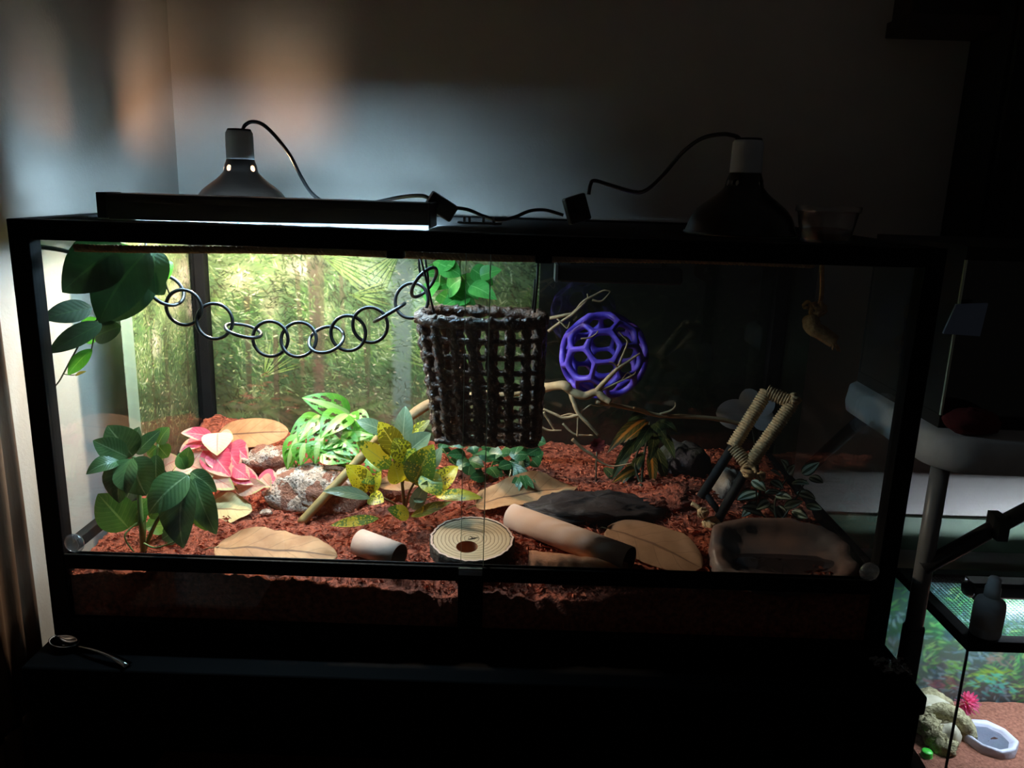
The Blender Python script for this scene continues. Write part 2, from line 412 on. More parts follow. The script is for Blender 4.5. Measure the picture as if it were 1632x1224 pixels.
# curtain on the left wall
mb = MB(); ny, nz_ = 120, 8; vs = []
for i in range(ny+1):
    y = -.50 + .55*i/ny
    for j in range(nz_+1):
        z = -.16 + 1.5*j/nz_
        a = .006+.004*noise.noise((y*6, z*.6, 0))
        vs.append((WX+.022+a*math.sin(y*150+1.4*noise.noise((y*5, z*.8, 2)))+.006*noise.noise((y*22, z, 1)), y, z))
fs = [(i*(nz_+1)+j, (i+1)*(nz_+1)+j, (i+1)*(nz_+1)+j+1, i*(nz_+1)+j+1) for i in range(ny) for j in range(nz_)]
mb.add(vs, fs)
cu = thing('curtain', 'brown satin curtain hanging in folds at the left edge', 'curtain', (WX+.02, -.15, -.16))
o = part('drape', mb, M_['curtain'], cu); s = o.modifiers.new('solid', 'SOLIDIFY'); s.thickness = .003
part('lining', MB().add([(x+.008, y, z-.34 if j == 0 else z) for (x, y, z0) in [vs[i*(nz_+1)] for i in range(0, ny+1, 2)] for j, z in ((0, z0), (1, z0+.03))], [(2*i, 2*i+2, 2*i+3, 2*i+1) for i in range(ny//2)]), M_['curtain'], cu)

# ------------------------------------------------------------------ stand under the big terrarium
SX0, SX1, SY0, SY1 = -.612, .637, -.082, .66
st = thing('terrarium_stand', 'low black wooden stand with an open shelf under the big terrarium', 'stand', (0, .29, FZ))
bevel(part('top_board', MB().box(SX0, SX1, SY0, SY1, -.03, 0), M_['blackwood'], st, smooth=False), .004, 3)
for x0, x1 in ((SX0+.005, SX0+.03), (SX1-.03, SX1-.005), (-.012, .012)):
    bevel(part('side_panel', MB().box(x0, x1, SY0+.004, SY1, FZ, -.03), M_['blackwood'], st, smooth=False))
bevel(part('shelf', MB().box(SX0+.03, SX1-.03, SY0+.01, SY1, -.49, -.465), M_['blackwood'], st, smooth=False))
part('back_panel', MB().box(SX0+.03, SX1-.03, SY1-.012, SY1, FZ, -.03), M_['blackwood'], st, smooth=False)
bevel(part('front_apron', MB().box(SX0+.03, SX1-.03, SY0+.004, SY0+.022, -.13, -.03), M_['blackwood'], st, smooth=False))

# ------------------------------------------------------------------ big terrarium
W, D, H, PW = .61, .61, .602, .027
tk = thing('terrarium', 'large front-opening glass terrarium with black frame, lit plants inside', 'terrarium', (0, .305, 0))
for x0, x1 in ((-W, -W+PW), (W-PW, W)):
    for y0, y1 in ((0, PW), (D-PW, D)):
        bevel(part('corner_post', MB().box(x0, x1, y0, y1, 0, H), M_['frame'], tk, smooth=False))
def rail(name, *a): bevel(part(name, MB().box(*a), M_['frame'], tk, smooth=False))
for y0, y1 in ((0, PW), (D-PW, D)):
    rail('top_rail', -W+PW, W-PW, y0, y1, H-.026, H)
    rail('bottom_rail', -W+PW, W-PW, y0, y1, 0, .028)
for x0, x1 in ((-W, -W+PW), (W-PW, W)):
    rail('top_rail', x0, x1, PW, D-PW, H-.026, H)
    rail('bottom_rail', x0, x1, PW, D-PW, 0, .028)
    rail('side_rail', x0 if x0 < 0 else x0+.012, x1-.012 if x0 < 0 else x1, PW, D-PW, .108, .126)
rail('door_track', -W+PW, W-PW, .000, .022, .108, .126)
rail('track_lip', -W+PW, W-PW, -.001, .004, .126, .131)
rail('track_lip', -W+PW, W-PW, .010, .013, .126, .131)
rail('centre_support', -.017, .019, .001, .018, .028, .108)
rail('cross_bar', .072, .098, PW, D-PW, H-.022, H-.004)
for x in (-.107, .088):
    rail('door_guide', x-.011, x+.011, .004, .024, H-.036, H-.026)
part('base_panel', MB().box(-W+.01, W-.01, .01, D-.01, .004, .008), M_['frame'], tk, smooth=False)
def pane(name, *a): return part(name, MB().box(*a), M_['glass'], tk, smooth=False)
pane('side_pane', -W+.004, -W+.008, PW, D-PW, .028, H-.026)
pane('side_pane', W-.008, W-.004, PW, D-PW, .028, H-.026)
pane('back_pane', -W+PW, W-PW, D-.012, D-.008, .028, H-.026)
pane('lower_pane', -W+PW, -.017, .006, .010, .028, .108)
pane('lower_pane', .019, W-PW, .006, .010, .028, .108)
d1 = pane('sliding_door', -W+PW, .018, .0045, .0085, .128, H-.026)
d2 = pane('sliding_door', -.014, W-PW, .0138, .0178, .128, H-.026)
part('door_edge', MB().box(.018, .0192, .0045, .0085, .131, H-.027), M_['edge'], d1, smooth=False)
part('door_edge', MB().box(-.0146, -.014, .0138, .0178, .131, H-.027), M_['edge'], d2, smooth=False)
for px, py, dd in ((122, 863, d1), (1383, 908, d2)):
    c = P(px, py, -.001); mb = MB()
    pts = [(r, z) for r, z in ((.0, .010), (.008, .0105), (.0125, .009), (.0145, .006), (.013, .003), (.009, 0), (.007, -.004), (0, -.004))]
    vs = []; n = 24
    mb.lathe(pts, (0, 0, 0), n); mb.v = [c + Vector((p.x, -p.z, p.y)) for p in mb.v]
    part('knob', mb, M_['acrylic'], dd, 'clear round acrylic door knob')
mb = MB().box(-.016, .018, -.004, -.001, .120, .131); part('door_clip', mb, M_['acrylic'], tk, smooth=False)
# wire mesh lid
mb = MB(); zt = H-.004
for i in range(1, 150):
    x = -W+PW + (2*W-2*PW)*i/150; mb.box(x-.00035, x+.00035, PW, D-PW, zt-.0003, zt+.0003)
for i in range(1, 72):
    y = PW + (D-2*PW)*i/72; mb.box(-W+PW, W-PW, y-.00035, y+.00035, zt+.0003, zt+.0009)
part('wire_lid', mb, M_['mesh'], tk, kind='stuff', smooth=False)
hb = thing('lid_latch', 'small metal spring latch on the lid between the two cords', 'latch', P(765, 356, .25))
b = P(765, 358, .25)
part('latch_plate', MB().box(b.x-.035, b.x+.035, b.y-.012, b.y+.012, H+.0005, H+.004), M_['blackplastic'], hb, smooth=False)
for dx in (-.026, -.018, .004, .02): part('latch_tab', MB().box(b.x+dx, b.x+dx+.004, b.y-.016, b.y-.008, H+.003, H+.013), M_['steel'], hb, smooth=False)

# ------------------------------------------------------------------ printed backdrops (numpy painter -> colour attribute of a fine mesh)
class Canvas:
    def __init__(s, u0, u1, z0, z1, step, col):
        s.u0, s.z0, s.st = u0, z0, step; s.w = int((u1-u0)/step)+1; s.h = int((z1-z0)/step)+1
        s.a = np.zeros((s.h, s.w, 3)); s.a[:] = np.array(col)/255.
        s.uu, s.zz = np.meshgrid(u0+np.arange(s.w)*step, z0+np.arange(s.h)*step)
    def blend(s, sl, m, col):
        s.a[sl] = s.a[sl]*(1-m[..., None]) + np.array(col)/255.*m[..., None]
    def win(s, u, z, r):
        i0 = max(0, int((z-r-s.z0)/s.st)); i1 = min(s.h, int((z+r-s.z0)/s.st)+2); j0 = max(0, int((u-r-s.u0)/s.st)); j1 = min(s.w, int((u+r-s.u0)/s.st)+2)
        return (slice(i0, i1), slice(j0, j1)) if i1 > i0 and j1 > j0 else None
    def stroke(s, u, z, L, w, ang, col, al=.8):
        sl = s.win(u, z, L/2+w)
        if not sl: return
        du = s.uu[sl]-u; dz = s.zz[sl]-z; c, sn = math.cos(ang), math.sin(ang)
        p = (du*c+dz*sn)/(L/2); q = (-du*sn+dz*c)/(w/2)
        m = np.clip(1.35-(p*p+np.abs(q)**1.5), 0, 1)*al; s.blend(sl, m, col)
    def soft(s, u, z, ru, rz, col, al):
        sl = s.win(u, z, max(ru, rz)*2)
        if not sl: return
        m = np.exp(-(((s.uu[sl]-u)/ru)**2+((s.zz[sl]-z)/rz)**2))*al; s.blend(sl, m, col)
    def trunk(s, u, w, z0, z1, col, al, lean=0):
        m = np.clip((w/2-np.abs(s.uu-u-lean*(s.zz-z0)))/(w*.15), 0, 1)*np.clip((s.zz-z0)/.03, 0, 1)*np.clip((z1-s.zz)/.03, 0, 1)*al
        s.blend((slice(None), slice(None)), m, col)
    def vgrad(s, stops):
        t = (s.zz-s.z0)/(s.h*s.st)
        for k in range(3): s.a[..., k] = np.interp(t, [q[0] for q in stops], [q[1][k]/255. for q in stops])
    def build(s, name, place, parent):
        vs = [place(u, z) for u, z in zip(s.uu.ravel(), s.zz.ravel())]
        me = bpy.data.meshes.new(name); b = BASE[parent]
        i = np.arange((s.h-1)*(s.w-1)); r, c = i//(s.w-1), i % (s.w-1); k = r*s.w+c
        fs = np.stack([k, k+1, k+s.w+1, k+s.w], 1)
        me.vertices.add(len(vs)); me.vertices.foreach_set('co', (np.array(vs)-np.array(b)).astype(np.float32).ravel())
        me.loops.add(fs.size); me.loops.foreach_set('vertex_index', fs.ravel().astype(np.int32))
        me.polygons.add(len(fs)); me.polygons.foreach_set('loop_start', np.arange(0, fs.size, 4, dtype=np.int32))
        me.polygons.foreach_set('use_smooth', [True]*len(fs))
        me.update(); me.validate()
        ca = me.color_attributes.new('print', 'FLOAT_COLOR', 'POINT')
        a = np.clip(s.a, 0, 1); l = np.where(a <= .04045, a/12.92, ((a+.055)/1.055)**2.4)
        ca.data.foreach_set('color', np.concatenate([l.reshape(-1, 3), np.ones((len(vs), 1))], 1).astype(np.float32).ravel())
        me.materials.append(M_['print'])
        o = bpy.data.objects.new(name, me); COL.objects.link(o); o.parent = parent; BASE[o] = b; return o
rg = random.Random(3)
def jit(c, a): k = rg.uniform(-a, a); return [min(255, max(0, v+k+rg.uniform(-a, a)*.4)) for v in c]
# left: bright rainforest print; u<0 is the stretch wrapped round the left side
BY = D+.004
cv = Canvas(-.285, .712, .09, .60, .0016, (90, 110, 50))
def bu(px, py): p = P(px, py, BY); return p.x+W, p.z
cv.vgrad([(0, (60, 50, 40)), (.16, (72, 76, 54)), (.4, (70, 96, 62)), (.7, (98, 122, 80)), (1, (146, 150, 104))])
for k in range(90):
    u, z = rg.uniform(-.28, .8), rg.uniform(.12, .6); cv.soft(u, z, rg.uniform(.015, .05), rg.uniform(.015, .05), rg.choice([(58, 78, 44), (126, 144, 82), (158, 162, 104), (52, 62, 42), (176, 172, 128)]), .6)
def leafage(n, lo, hi, al, zmin=.09):
    for k in range(n):
        u, z = rg.uniform(-.285, .8), rg.uniform(zmin, .6); t = (z-.09)/.51
        f = noise.noise((u*13, z*13, 5)) + .5*noise.noise((u*31, z*31, 8)); g = noise.noise((u*6, z*6, 9))
        if f > .18: pal = [(36, 50, 28), (48, 60, 36), (66, 62, 44), (78, 90, 54)]
        elif t > .38: pal = [(92, 130, 66), (112, 146, 80), (138, 166, 98), (170, 188, 130), (74, 106, 58), (206, 212, 176), (64, 86, 52), (150, 152, 104), (48, 66, 40)]
        else: pal = [(150, 164, 112), (178, 186, 138), (124, 150, 92), (44, 58, 38), (76, 100, 64), (94, 114, 76), (56, 72, 46), (118, 130, 94), (88, 72, 56), (66, 104, 64), (104, 96, 76)]
        ang = -.5 + g*1.2 + rg.gauss(0, .6) if u > -.02 else rg.uniform(0, 3.14)
        cv.stroke(u, z, rg.uniform(lo, hi), rg.uniform(.0016, .0036), ang, jit(rg.choice(pal), 20), rg.uniform(*al))
leafage(6000, .01, .035, (.4, .9))
for px, py, ru, rz, c, al in ((480, 430, .03, .02, (236, 220, 200), .8), (380, 450, .03, .03, (232, 204, 172), .7), (430, 490, .02, .03, (224, 206, 172), .6), (600, 440, .05, .03, (220, 230, 224), .85), (560, 420, .03, .02, (230, 230, 220), .8), (460, 540, .02, .02, (206, 196, 160), .6), (660, 470, .03, .04, (196, 218, 218), .7), (520, 500, .02, .03, (206, 200, 164), .5), (420, 560, .02, .015, (200, 196, 160), .5)):
    u, z = bu(px, py); cv.soft(u, z, ru, rz, c, al)
for u, z, ru, rz in ((-.05, .47, .035, .035), (-.10, .43, .03, .035), (-.03, .40, .025, .025), (-.16, .50, .03, .02), (-.20, .36, .02, .03)): cv.soft(u, z, ru, rz, (240, 212, 200), .9)
for px, w, top, bot, c in ((503, .026, 400, 668, (96, 82, 68)), (640, .046, 400, 690, (116, 126, 118)), (585, .009, 500, 660, (80, 72, 54)), (436, .014, 520, 650, (92, 76, 60)), (478, .011, 420, 630, (104, 94, 72)), (388, .014, 450, 650, (84, 76, 56)), (545, .010, 400, 560, (108, 100, 78))):
    u, z1 = bu(px, top); _, z0 = bu(px, bot); cv.trunk(u, w, z0, z1, c, .85, rg.uniform(-.03, .03))
for u, w in ((-.07, .012), (-.17, .02), (-.23, .01)): cv.trunk(u, w, .14, .40, (78, 70, 52), .7, .05)
leafage(7500, .005, .024, (.45, 1.0))
for cx, cz, a0, a1, n, L in (bu(505, 402)+(-.75, .05, 24, .20), bu(640, 398)+(-2.6, -1.9, 16, .12), bu(420, 600)+(.2, 1.6, 16, .10), bu(560, 470)+(-.6, .5, 14, .10), bu(700, 590)+(1.8, 3.0, 14, .1)):
    for i in range(n):
        a = a0+(a1-a0)*i/n
        for q in (.35, .65, .95): cv.stroke(cx+math.cos(a)*L*q*.6, cz+math.sin(a)*L*q*.6, L*.5, .0028, a, jit((150, 172, 98) if i % 3 else (60, 80, 46), 26), .6)
leafage(2500, .004, .016, (.4, .9))
for px, py in ((420, 605), (400, 625), (445, 640), (470, 655), (385, 640)):
    for i in range(9):
        u, z = bu(px+rg.gauss(0, 14), py+rg.gauss(0, 6)); cv.stroke(u, z, rg.uniform(.01, .03), .004, rg.uniform(-.5, .5), jit((168, 92, 76), 20), .5)
for px, w, top, bot, c in ((503, .022, 400, 668, (98, 82, 68)), (640, .040, 400, 690, (112, 126, 120)), (585, .007, 500, 660, (78, 72, 56)), (436, .011, 540, 650, (86, 74, 60))):
    u, z1 = bu(px, top); _, z0 = bu(px, bot); cv.trunk(u, w, z0, z1, c, .6, .02)
for k in range(1100):
    u, z = rg.uniform(-.285, .7), .60-.42*rg.random()**1.3
    if noise.noise((u*10, z*10, 2)) > -.1: cv.stroke(u, z, rg.uniform(.003, .011), rg.uniform(.0016, .0034), rg.uniform(-.9, .5), jit(rg.choice([(236, 222, 188), (240, 206, 186), (214, 222, 160), (224, 216, 150)]), 10), rg.uniform(.5, .95))
for k in range(900):
    u, z = rg.uniform(-.285, .7), rg.uniform(.12, .58); cv.stroke(u, z, rg.uniform(.005, .02), rg.uniform(.0014, .0028), -.4+rg.gauss(0, .7), jit((40, 52, 30), 10), rg.uniform(.4, .9))
for i in range(150):
    u, z = bu(rg.uniform(340, 720), rg.uniform(635, 690)); cv.stroke(u, z, rg.uniform(.02, .05), .010, rg.uniform(-.6, .6), jit(rg.choice([(94, 106, 66), (72, 82, 50), (112, 102, 78), (106, 128, 80)]), 12), .6)
bd = thing('printed_backdrop', 'bright rainforest print sheet wrapped behind the left half of the terrarium', 'backdrop', (-.2, BY, .09))
rc = .012
def place_l(u, z):
    if u >= rc: return (-W+u, BY+.002, z)
    if u <= -rc: return (-W-.006, BY+.002+u+ .0, z)
    a = (rc-u)/(2*rc)*math.pi/2
    return (-W-.006+ (rc+.006)*(1-math.sin(a)) , BY+.002-rc*(1-math.cos(a)), z)
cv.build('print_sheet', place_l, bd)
mb = MB(); vs = []
for i in range(13):
    a = i/12; y = BY+.002-.285-.03*a
    for z in (.09, .60): vs.append((-W-.006-.006*math.sin(a*1.6)**2, y, z))
mb.add(vs, [(2*i, 2*i+1, 2*i+3, 2*i+2) for i in range(12)])
part('unprinted_margin', mb, pmat('white_paper', lin(150, 168, 150), lin(144, 164, 146), 8, .5), bd, 'pale green curled margin of the sheet')
# right: mossy print, its colours darkened to stand for the unlit half
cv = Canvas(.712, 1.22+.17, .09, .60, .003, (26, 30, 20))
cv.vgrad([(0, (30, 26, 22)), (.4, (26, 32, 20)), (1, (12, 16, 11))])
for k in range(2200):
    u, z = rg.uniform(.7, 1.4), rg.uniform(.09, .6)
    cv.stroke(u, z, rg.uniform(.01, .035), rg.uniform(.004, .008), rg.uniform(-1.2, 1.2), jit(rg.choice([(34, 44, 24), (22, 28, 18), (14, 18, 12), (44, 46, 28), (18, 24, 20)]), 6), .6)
bd2 = thing('printed_backdrop', 'mossy print sheet, darkened as unlit, behind the right half of the terrarium', 'backdrop', (.4, BY, .09))
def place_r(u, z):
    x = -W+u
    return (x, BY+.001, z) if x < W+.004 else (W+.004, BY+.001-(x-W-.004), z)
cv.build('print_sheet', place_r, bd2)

# ------------------------------------------------------------------ substrate
mb = MB(); nx, nyy = 300, 150; vs = []; uvs = []
x0, x1, y0, y1 = -W+.011, W-.011, .0125, D-.0145
for j in range(nyy+1):
    for i in range(nx+1):
        x = x0+(x1-x0)*i/nx; y = y0+(y1-y0)*j/nyy
        z = hgt(x, y) + .006*noise.noise((x*60, y*60, 2)) + .0045*noise.noise((x*140, y*140, 7))
        vs.append((x, y, z))
fs = [(j*(nx+1)+i, j*(nx+1)+i+1, (j+1)*(nx+1)+i+1, (j+1)*(nx+1)+i) for j in range(nyy) for i in range(nx)]
n0 = len(vs)
ring = [i for i in range(nx+1)] + [(j+1)*(nx+1)-1 for j in range(1, nyy+1)] + [nyy*(nx+1)+i for i in range(nx-1, -1, -1)] + [j*(nx+1) for j in range(nyy-1, 0, -1)]
for i in ring: vs.append((vs[i][0], vs[i][1], .012))
for q in range(len(ring)):
    r_ = (q+1) % len(ring); fs.append((ring[q], n0+q, n0+r_, ring[r_]))
mb.add(vs, fs)
sb = thing('substrate', 'reddish brown coconut fibre bedding covering the terrarium floor', 'substrate', (0, .3, .0))
part('fibre_bed', mb, M_['coir'], sb, kind='stuff')
mb = MB()
for k in range(15000):
    x = R.uniform(x0+.01, x1-.01); y = y0+.008+(y1-y0-.02)*R.random()**1.2
    z = hgt(x, y)+R.uniform(.0, .004); s_ = R.uniform(.0014, .0044); L = s_*R.uniform(.8, 2.6)
    a = R.uniform(0, 6.28); dx, dy = math.cos(a), math.sin(a)
    mb.add([(x-dx*L, y-dy*L, z+R.uniform(-.001, .002)), (x+dy*s_*.5, y-dx*s_*.5, z), (x+dx*L, y+dy*L, z+R.uniform(-.001, .003)), (x, y, z+s_*.9)], [(0, 1, 3), (1, 2, 3), (2, 0, 3)])
part('fibre_crumbs', mb, M_['chip'], sb, kind='stuff', smooth=False)

# ------------------------------------------------------------------ lamps on the lid
def dome_lamp(c, sc, label, holes, lit, cord, dimmer, dcentre, tail=None):
    c = Vector(c)
    t = thing('dome_lamp', label, 'lamp', c)
    prof = [(.084, 0), (.083, .004), (.080, .012), (.0775, .020), (.073, .029), (.066, .038), (.058, .045), (.050, .051), (.042, .057), (.035, .0635), (.031, .068), (.029, .0705), (.0283, .073), (.0278, .0755), (.0274, .078), (.027, .0805), (.0262, .083), (.0245, .087), (.023, .092)]
    n = 96; vs = []; keep = []
    for r, z in prof:
        for j in range(n):
            a = 2*math.pi*j/n; vs.append(Vector((math.cos(a)*r, math.sin(a)*r, z))*sc)
    hz, hr, hR = .0765*sc, .0052*sc, .0277*sc
    hc = [Vector((math.sin(math.radians(a))*hR, math.cos(math.radians(a))*hR, hz)) for a, _ in holes]
    hk = [hr*k for _, k in holes]
    fs = []
    for i in range(len(prof)-1):
        for j in range(n):
            m = (j+1) % n; q = (i*n+j, i*n+m, (i+1)*n+m, (i+1)*n+j)
            ctr = (vs[q[0]]+vs[q[1]]+vs[q[2]]+vs[q[3]])/4
            if any((ctr-h).length < k_ for h, k_ in zip(hc, hk)): continue
            fs.append(q)
    for i, p in enumerate(vs):
        for h, k_ in zip(hc, hk):
            d = p-h
            if k_*.72 < d.length < k_*1.32: vs[i] = h + d.normalized()*k_
    mb = MB().add([c+p for p in vs], fs)
    part('dome', mb, M_['dome'], t, 'black flared metal shade')
    part('rim', MB().lathe([(.084*sc, 0), (.086*sc, .002*sc), (.084*sc, .005*sc)], c, 64), M_['dome'], t)
    part('socket', MB().lathe([(.0235*sc, .091*sc), (.0235*sc, .093*sc), (.023*sc, .128*sc), (.0225*sc, .135*sc), (.020*sc, .139*sc), (.006*sc, .140*sc)], c, 32, True, True), M_['socket'], t, 'pale ceramic socket')
    part('socket_cap', MB().lathe([(.0205*sc, .1385*sc), (.019*sc, .1415*sc), (.004*sc, .142*sc)], c, 24, False, True), M_['blackplastic'], t)
    bb = MB().lathe([(.0005, .012), (.010, .014), (.017, .021), (.0195, .030), (.017, .040), (.011, .050), (.0085, .056)], c, 20)
    nk = MB().lathe([(.0075, .0635), (.0075, .0715), (.0005, .0725)], c, 12)
    part('added_baffle', MB().lathe([(.0095, .0575), (.0095, .0595), (.0388, .0595), (.0388, .0575), (.0095, .0575)], c, 40), M_['dome'], t)  # unseen plate added to keep the bulb's light off the vent holes
    if lit:
        part('bulb', bb, emit('warm_bulb', (1, .81, .60), BULB_W/(math.pi*.0052)), t, 'glowing warm bulb')
        part('bulb_neck', nk, emit('warm_bulb_neck', (1, .55, .31), 2700), t)
    else: part('bulb', bb, M_['socket'], t)
    cd_ = part('cord', MB().tube(smoothpath(cord, 8), .0032, 8), M_['blackplastic'], t, 'black power cord')
    m = Matrix.Translation(dcentre) @ Matrix.Rotation(dimmer[3], 4, 'Y') @ Matrix.Rotation(.2, 4, 'Z')
    hx, hy, hz_ = dimmer[:3]
    dm = bevel(part('dimmer', MB().box(-hx, hx, -hy, hy, -hz_, hz_, m), M_['blackplastic'], t, 'black in-line dimmer box', smooth=False), .003, 2)
    part('dimmer_dial', MB().box(-.006, .006, -hy-.003, -hy, -.005, .005, m), M_['blackplastic'], dm, smooth=False)
    if tail: part('cord', MB().tube(smoothpath(tail, 8), .0028, 8), M_['blackplastic'], t)
    return t
ly = .38
lc = P(387, 335, ly); lc.z = H
cpts = [(387, 206, ly), (391, 199, ly), (402, 194, ly), (418, 198, ly), (437, 215, ly-.01), (462, 247, ly-.02), (480, 282, ly-.03), (497, 308, ly-.04), (520, 323, ly-.05), (560, 328, .32), (600, 322, .31), (640, 314, .28), (672, 312, .24), (686, 318, .225)]
dome_lamp(lc, 1.0, 'black dome heat lamp glowing through its vent holes, behind the long hood', ((-3, 1), (-46, 1.05), (-115, .5), (-154, 1), (116, 1)), True, [P(*q) for q in cpts], (.023, .013, .0135, .55), P(703, 329, .225))
l2y = .20
l2 = P(1178, 380, l2y); l2.z = H
cpts = [(1181, 224, l2y), (1172, 217, l2y), (1150, 214, l2y+.01), (1118, 221, l2y+.03), (1088, 243, l2y+.05), (1056, 280, l2y+.07), (1030, 303, l2y+.08), (1010, 306, .29), (975, 296, .29), (948, 288, .3), (941, 294, .3), (938, 310, .3)]
tail = [(722, 331, .225), (745, 334, .25), (770, 344, .28), (795, 351, .27), (820, 346, .28), (845, 336, .29), (870, 335, .3), (898, 343, .3)]
dome_lamp(l2, 1.0, 'unlit black dome lamp standing beside the clear plastic cup', ((-3, 1), (-46, 1), (-100, 1), (-137, 1), (137, 1), (60, 1)), False, [P(*q) for q in cpts], (.018, .012, .022, -.32), P(919, 333, .30), [P(*q) for q in tail])

# long fluorescent hood
f0 = PZ(176, 345, .615); fx0, fx1, fy = -.535, -.076, .118
ft = thing('tube_light_hood', 'long black tube light hood lying along the left front of the lid', 'light fixture', ((fx0+fx1)/2, fy+.045, H))
zt = .6355
mb = MB(); L = fx1-fx0
def hoodsec(x, lip, rear): return [(x, fy, lip), (x, fy, zt-.012), (x, fy+.001, zt-.003), (x, fy+.004, zt), (x, fy+.086, zt), (x, fy+.090, zt-.004), (x, fy+.090, rear), (x, fy+.0885, rear), (x, fy+.0885, zt-.004), (x, fy+.086, zt-.002), (x, fy+.005, zt-.002), (x, fy+.0025, zt-.005), (x, fy+.002, lip)]
a = hoodsec(fx0, .5985, .6255); b = hoodsec(-.22, .6023, .6255); c = hoodsec(fx1, .6045, .612); n = len(a)
mb.add(a+b+c, [(k*n+i, k*n+(i+1) % n, (k+1)*n+(i+1) % n, (k+1)*n+i) for i in range(n) for k in (0, 1)])
bevel(part('hood', mb, M_['hood'], ft, smooth=False), .0005)
for x0_, x1_ in ((fx0-.016, fx0), (fx1, fx1+.003)):
    bevel(part('end_cap', MB().box(x0_, x1_, fy-.001, fy+(.095 if x0_ > -.3 else .045), .5995, zt+.001), M_['blackplastic'], ft, smooth=False))
part('reflector', MB().box(fx0+.002, fx1-.002, fy+.012, fy+.080, zt-.0045, zt-.0025), M_['reflector'], ft, smooth=False)
for k in range(6):  # unseen fins added to cut the glow spreading right along the wall
    xx = fx0+.06+k*.075; part('added_light_fin', MB().box(-.0006, .0006, 0, .062, .6062, .632, Matrix.Translation((xx, fy+.057, 0)) @ Matrix.Rotation(.27, 4, 'Z')), M_['blackplastic'], ft, smooth=False)
tb = MB().tube([(fx0+.01, fy+.046, .6135), (fx1-.004, fy+.046, .6135)], .0078, 12)
part('tube', tb, emit('cool_tube', (.50, .79, 1), TUBE_W/(math.pi*2*math.pi*.0078*(L-.014))), ft, 'glowing cool white tube')

# clear cup on the lid
cb = P(1314, 386, .065); cb.z = H+.0005
cp = thing('plastic_cup', 'clear plastic tub with lid rim on the right end of the terrarium lid', 'cup', cb)
part('cup_wall', MB().lathe([(.031, 0), (.0325, .002), (.040, .040), (.0395, .040), (.032, .003), (.0, .003)], cb, 40), M_['cup'], cp)
part('cup_rim', MB().lathe([(.040, .039), (.0425, .040), (.0428, .0475), (.041, .048), (.0, .047)], cb, 40), M_['cup'], cp)
part('feed', MB().lathe([(.0312, .0035), (.0345, .016), (.02, .019), (.0, .018)], cb, 30), M_['cupsoil'], cp, 'brown contents')

# black light bar hung under the lid
p = P(985, 438, .2)
ub = thing('light_bar', 'unlit black bar hanging under the lid above the purple ball', 'light bar', (p.x, .2, p.z-.012))
bevel(part('bar_body', MB().box(P(888, 438, .2).x, P(1085, 442, .2).x, .18, .23, p.z-.012, p.z+.014), M_['mattblack'], ub, smooth=False), .006, 3)
for dx in (-.07, .07): part('hanger', MB().box(p.x+dx-.004, p.x+dx+.004, .2, .206, p.z+.012, H-.005), M_['mattblack'], ub, smooth=False)
part('end_cap', MB().box(P(884, 438, .2).x, P(888, 438, .2).x, .178, .232, p.z-.012, p.z+.014), M_['tableleg'], ub, 'grey strip for the highlight on the left end', smooth=False)  # paler grey end stands for the highlight on the bar's left edge

# rope along the inside of the front top rail
rp = thing('jute_rope', 'twisted jute rope strung along the inside of the front top rail', 'rope', (0, .05, .565))
path = [P(q, 393+(q-120)*.0235+2*math.sin(q*.01), .045) for q in range(120, 1300, 4)]
pathd = smoothpath(path[::3], 12)
for k in range(3):
    pts = []; s_ = 0
    for i, q in enumerate(pathd):
        if i: s_ += (q-pathd[i-1]).length
        a = s_/.016*2*math.pi + k*2.094
        pts.append(q+Vector((0, math.cos(a)*.0026, math.sin(a)*.0026)))
    part('strand', MB().tube(pts, .0031, 6), M_['sisal'], rp)

# ------------------------------------------------------------------ plants
NV = (0, -.75, .66)
def nrm(spread=.25): return (R.uniform(-spread, spread), -.75+R.uniform(-spread, spread)*.6, .66+R.uniform(-spread, spread)*.6)
WS = 1.25
def plant(name, label, cat, base, leaves, stems, group=None, stemmat='stem'):
    t = thing(name, label, cat, base, group)
    for pts, r in stems:
        q = [Vector(p) if len(p) == 3 and abs(p[0]) < 3 else P(*p) for p in pts]
        sp = smoothpath(q, 5)
        part('stem', MB().tube(sp, [r*(1-.4*i/len(sp)) for i in range(len(sp))], 7), M_[stemmat], t)
    for lf in leaves:
        (bx, by, tx, ty, w, Yb, Yt, mk) = lf[:8]; kw = lf[8] if len(lf) > 8 else {}
        p0 = P(bx, by, Yb); p1 = P(tx, ty, Yt); kw = dict(dict(n=nrm(), arch=R.uniform(.03, .12), fold=R.uniform(.05, .25), seed=R.uniform(0, 50)), **kw)
        part('leaf', MB().leaf(p0, p1, sz(w*WS, (p0+p1)/2), **kw), M_[mk], t)
    return t

